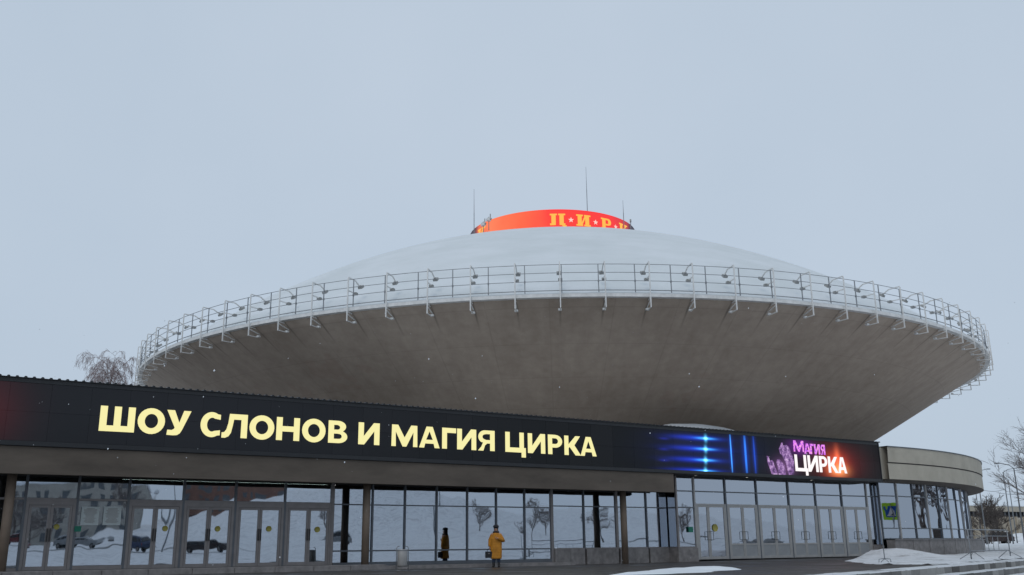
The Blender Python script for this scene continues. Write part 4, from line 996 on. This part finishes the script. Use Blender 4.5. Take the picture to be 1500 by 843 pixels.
for i, (p, q) in enumerate((((1439, 718, 110), (1474, 716, 112)), ((1460, 722, 112), (1520, 720, 92)), ((1424, 731, 100), (1440, 732, 110)), ((1470, 690, 112), (1520, 680, 92)))):
    a, b = at(*p), at(*q); pts = [a.lerp(b, t/8)+Vector((0, 0, -.25*sin(pi*t/8))) for t in range(9)]
    o = MB().tube(pts, .028, 5).build('overhead_wire', M['rail']); tag(o, ['overhead wire from the foyer edge to the curved lamp', 'overhead wire passing in front of the big bare tree', 'short overhead wire close to the foyer glass', 'highest overhead wire over the lamp posts'][i], 'wire', 'overhead wires')

# ------------------------------------------------------------ what the glass mirrors: road, cars, trees, houses behind the photographer
rdir = Vector((.55, .84)).normalized()
g = MB(); rc = Vector((54, -31))
pts = []
for i in range(41):
    t = -140+i*7; c = rc+rdir*t; n_ = Vector((rdir.y, -rdir.x))*5
    for s_ in (-1, 1): p = c+n_*s_; pts.append((p.x, p.y, zlow(p.x, p.y)+.05))
g.add(pts, [(2*i, 2*i+1, 2*i+3, 2*i+2) for i in range(40)]); tag(g.build('road', M['paving']), kind='structure')
ra = math.atan2(rdir.y, rdir.x)
for i, (t, pt, lab) in enumerate(((-27, pg, 'silver parked car furthest left of the mirrored row'), (-21, pd_, 'dark parked car second from the left in the mirrored row'), (-14.5, pr, 'maroon parked car mirrored in the door glass'), (-8, pg, 'silver parked car in the middle of the mirrored row'), (-1, pb, 'blue parked car mirrored near the person in the mustard coat'), (7, pd_, 'dark car mirrored in the panes over the plinth'), (24, pg, 'silver car on the road mirrored in the right doors'))):
    p = rc+rdir*t+Vector((rdir.y, -rdir.x))*(2.2 if i % 2 else -1.5); make_car((p.x, p.y, zlow(p.x, p.y)+.06), ra+(pi if i % 2 else 0)+.5*(i % 3 == 1), pt, lab, 'cars mirrored in the glass', suv=i % 2 == 0)
for i, (x, y, a_, pt) in enumerate(((66, 60.5, 1.4, pd_), (67, 67, 1.5, pg))):
    make_car((x, y, ztop(x, y)+.02), a_, pt, ['dark parked car mirrored in the lower panes of the curved foyer', 'silver parked car mirrored in the lower panes of the curved foyer'][i], 'cars mirrored in the glass')
def house(x, y, w, d_, h, rz, mat, lab, seed):
    e = empty('apartment_block', (x, y, zlow(x, y)-.3), rz, lab, 'building'); MB().box(-w/2, w/2, -d_/2, d_/2, 0, h).build('wall', M[mat], e)
    MB().box(-w/2-.3, w/2+.3, -d_/2-.3, d_/2+.3, h, h+.5).build('roof', M['snow'], e)
    wm = MB().box(-.7, .7, -.05, .05, -.8, .8).mesh('window', M['housewin'])
    for j in range(int(h/3)):
        for i in range(int(w/3)):
            for s_ in (-1, 1): inst('window', wm, e, (-w/2+1.8+3*i, s_*(d_/2+.02), 2+3*j))
M['housewin'] = simple('house_window', (.10, .11, .12), .3, .2, bump=0)
M['brick'] = simple('brick_red', (.22, .12, .09), .85, .2, 1); M['pale'] = simple('pale_render', (.4, .38, .34), .85, .15, 1)
house(150, -100, 24, 14, 9, .95, 'brick', 'low red brick block mirrored at the edge of the snow hill', 3)
house(116, -118, 34, 14, 13, .85, 'pale', 'pale apartment block mirrored in the left doors', 1); house(92, -128, 18, 14, 10, .7, 'brick', 'red brick apartment block mirrored in the left doors', 2)
tl = [(96, -34, .45, 'nearest the snow hill'), (100, -82, .9, 'in front of the pale block'), (84, -92, 1.0, 'in front of the brick block'), (90, -102, .8, 'between the brick block and the pale block'), (100, 2, .5, 'over the plinth panes'), (118, -16, .5, 'on the foot of the snow hill'), (118, -4, .55, 'by the corner of the right entrance'), (104, 12, .55, 'in the right hand doors'), (112, 24, .5, 'in the last door bays'), (74, -70, .8, 'behind the silver car'), (78, -78, .7, 'behind the dark car')]
for i, (x, y, s_, w_) in enumerate(tl):
    if i == 0: t0 = tree('roadside_tree', (x, y, 0), 9, 3.6, 'bare tree mirrored in the glass', 33, weep=.1, nlimb=12, mat='faded', twig=.035, trunk_r=.3, dens=1., grp='bare trees mirrored in the glass'); o = t0
    else: o = copy_tree(t0)
    o.location = (x, y, zlow(x, y) if y < 12+.2*x else max(zlow(x, y), ztop(x, y)) if x < 60 else zlow(x, y)); o.scale = (s_,)*3; o.rotation_euler.z = i*1.3; o['label'] = 'bare tree mirrored in the glass, '+w_
for i, (x, y, s_) in enumerate(((60, 69.5, 1.0), (59.5, 75, 1.2), (58.5, 80.5, 1.1))):
    o = copy_tree(t0); o.location = (x, y, ztop(x, y)); o.scale = (s_,)*3; o.rotation_euler.z = 2+i*1.7; o['group'] = 'bare trees beside the foyer'
    o['label'] = 'bare tree mirrored in the curved foyer glass, '+['nearest', 'tallest', 'farthest right'][i]
for i, (x, y) in enumerate(((48, -22), (62, 6), (38, -40))):
    e = empty('street_lamp', (x, y, zlow(x, y)-.05), i, ['mirrored street lamp nearest the plaza', 'mirrored street lamp at the road bend', 'mirrored street lamp by the parked cars'][i], 'street lamp', 'street lamps mirrored in the glass')
    MB().tube([(0, 0, 0), (0, 0, 8.5)], [.12, .07], 8).build('pole', M['lampgrey'], e); MB().tube([(0, 0, 8.4), (.6, 0, 8.8), (1.6, 0, 8.9)], .05, 6).build('arm', M['lampgrey'], e); MB().box(1.5, 2.1, -.14, .14, 8.83, 8.95).build('lamp_head', M['lampgrey'], e)

# ------------------------------------------------------------ falling snow
rnd = random.Random(5); g = MB()
for i in range(220):
    d = rnd.uniform(5, 34); p = at(rnd.uniform(-20, 1520), rnd.uniform(430, 835), d)
    if p.z < .1: continue
    r_ = rnd.uniform(.003, .006)
    g.add([p+Vector(v)*r_ for v in ((1, 0, 0), (-1, 0, 0), (0, 1, 0), (0, -1, 0), (.2, .2, 1.3), (-.2, -.2, -1.3))], [(0, 2, 4), (2, 1, 4), (1, 3, 4), (3, 0, 4), (2, 0, 5), (1, 2, 5), (3, 1, 5), (0, 3, 5)])
tag(g.build('falling_snow', M['snow']), kind='stuff')

# ------------------------------------------------------------ crossing sign beside the foyer, seen mirrored in its glass
e = empty('crossing_sign', (34.8, 58.2, -.1), R(91), 'square pedestrian crossing sign with a yellow green border mirrored in the foyer glass', 'road sign')
M['fluo'] = simple('fluorescent_yellow', (.50, .85, .04), .5, .03, bump=0); M['signblue'] = simple('sign_blue', (.02, .10, .45), .4, .03, bump=0); M['signwhite'] = simple('sign_white', (.8, .8, .8), .4, .02, bump=0)
MB().tube([(0, .05, 0), (0, .05, 3.9)], .035, 8).build('pole', M['rail'], e)
bo = MB().box(-.62, .62, -.01, .01, 2.65, 3.95).build('board', M['fluo'], e); e.scale = (.74, .74, .9)
for s_ in (-1, 1):
    MB().box(-.42, .42, s_*.014-.002, s_*.014+.002, 2.87, 3.71).build('blue_field', M['signblue'], bo)
    MB().add([(-.34, s_*.018, 2.95), (.34, s_*.018, 2.95), (0, s_*.018, 3.62)], [(0, 1, 2)]).build('triangle', M['signwhite'], bo)
    MB().add([(-.03, s_*.02, 3.38), (.03, s_*.02, 3.38), (.03, s_*.02, 3.46), (-.03, s_*.02, 3.46)], [(0, 1, 2, 3)]).add([(-.05, s_*.02, 3.15), (.05, s_*.02, 3.15), (.04, s_*.02, 3.36), (-.04, s_*.02, 3.36)], [(0, 1, 2, 3)]).add([(-.12, s_*.02, 2.99), (-.05, s_*.02, 2.99), (.02, s_*.02, 3.15), (-.05, s_*.02, 3.15)], [(0, 1, 2, 3)]).add([(.06, s_*.02, 2.99), (.13, s_*.02, 2.99), (.05, s_*.02, 3.15), (-.02, s_*.02, 3.15)], [(0, 1, 2, 3)]).build('walking_figure', M['rubber'], bo)
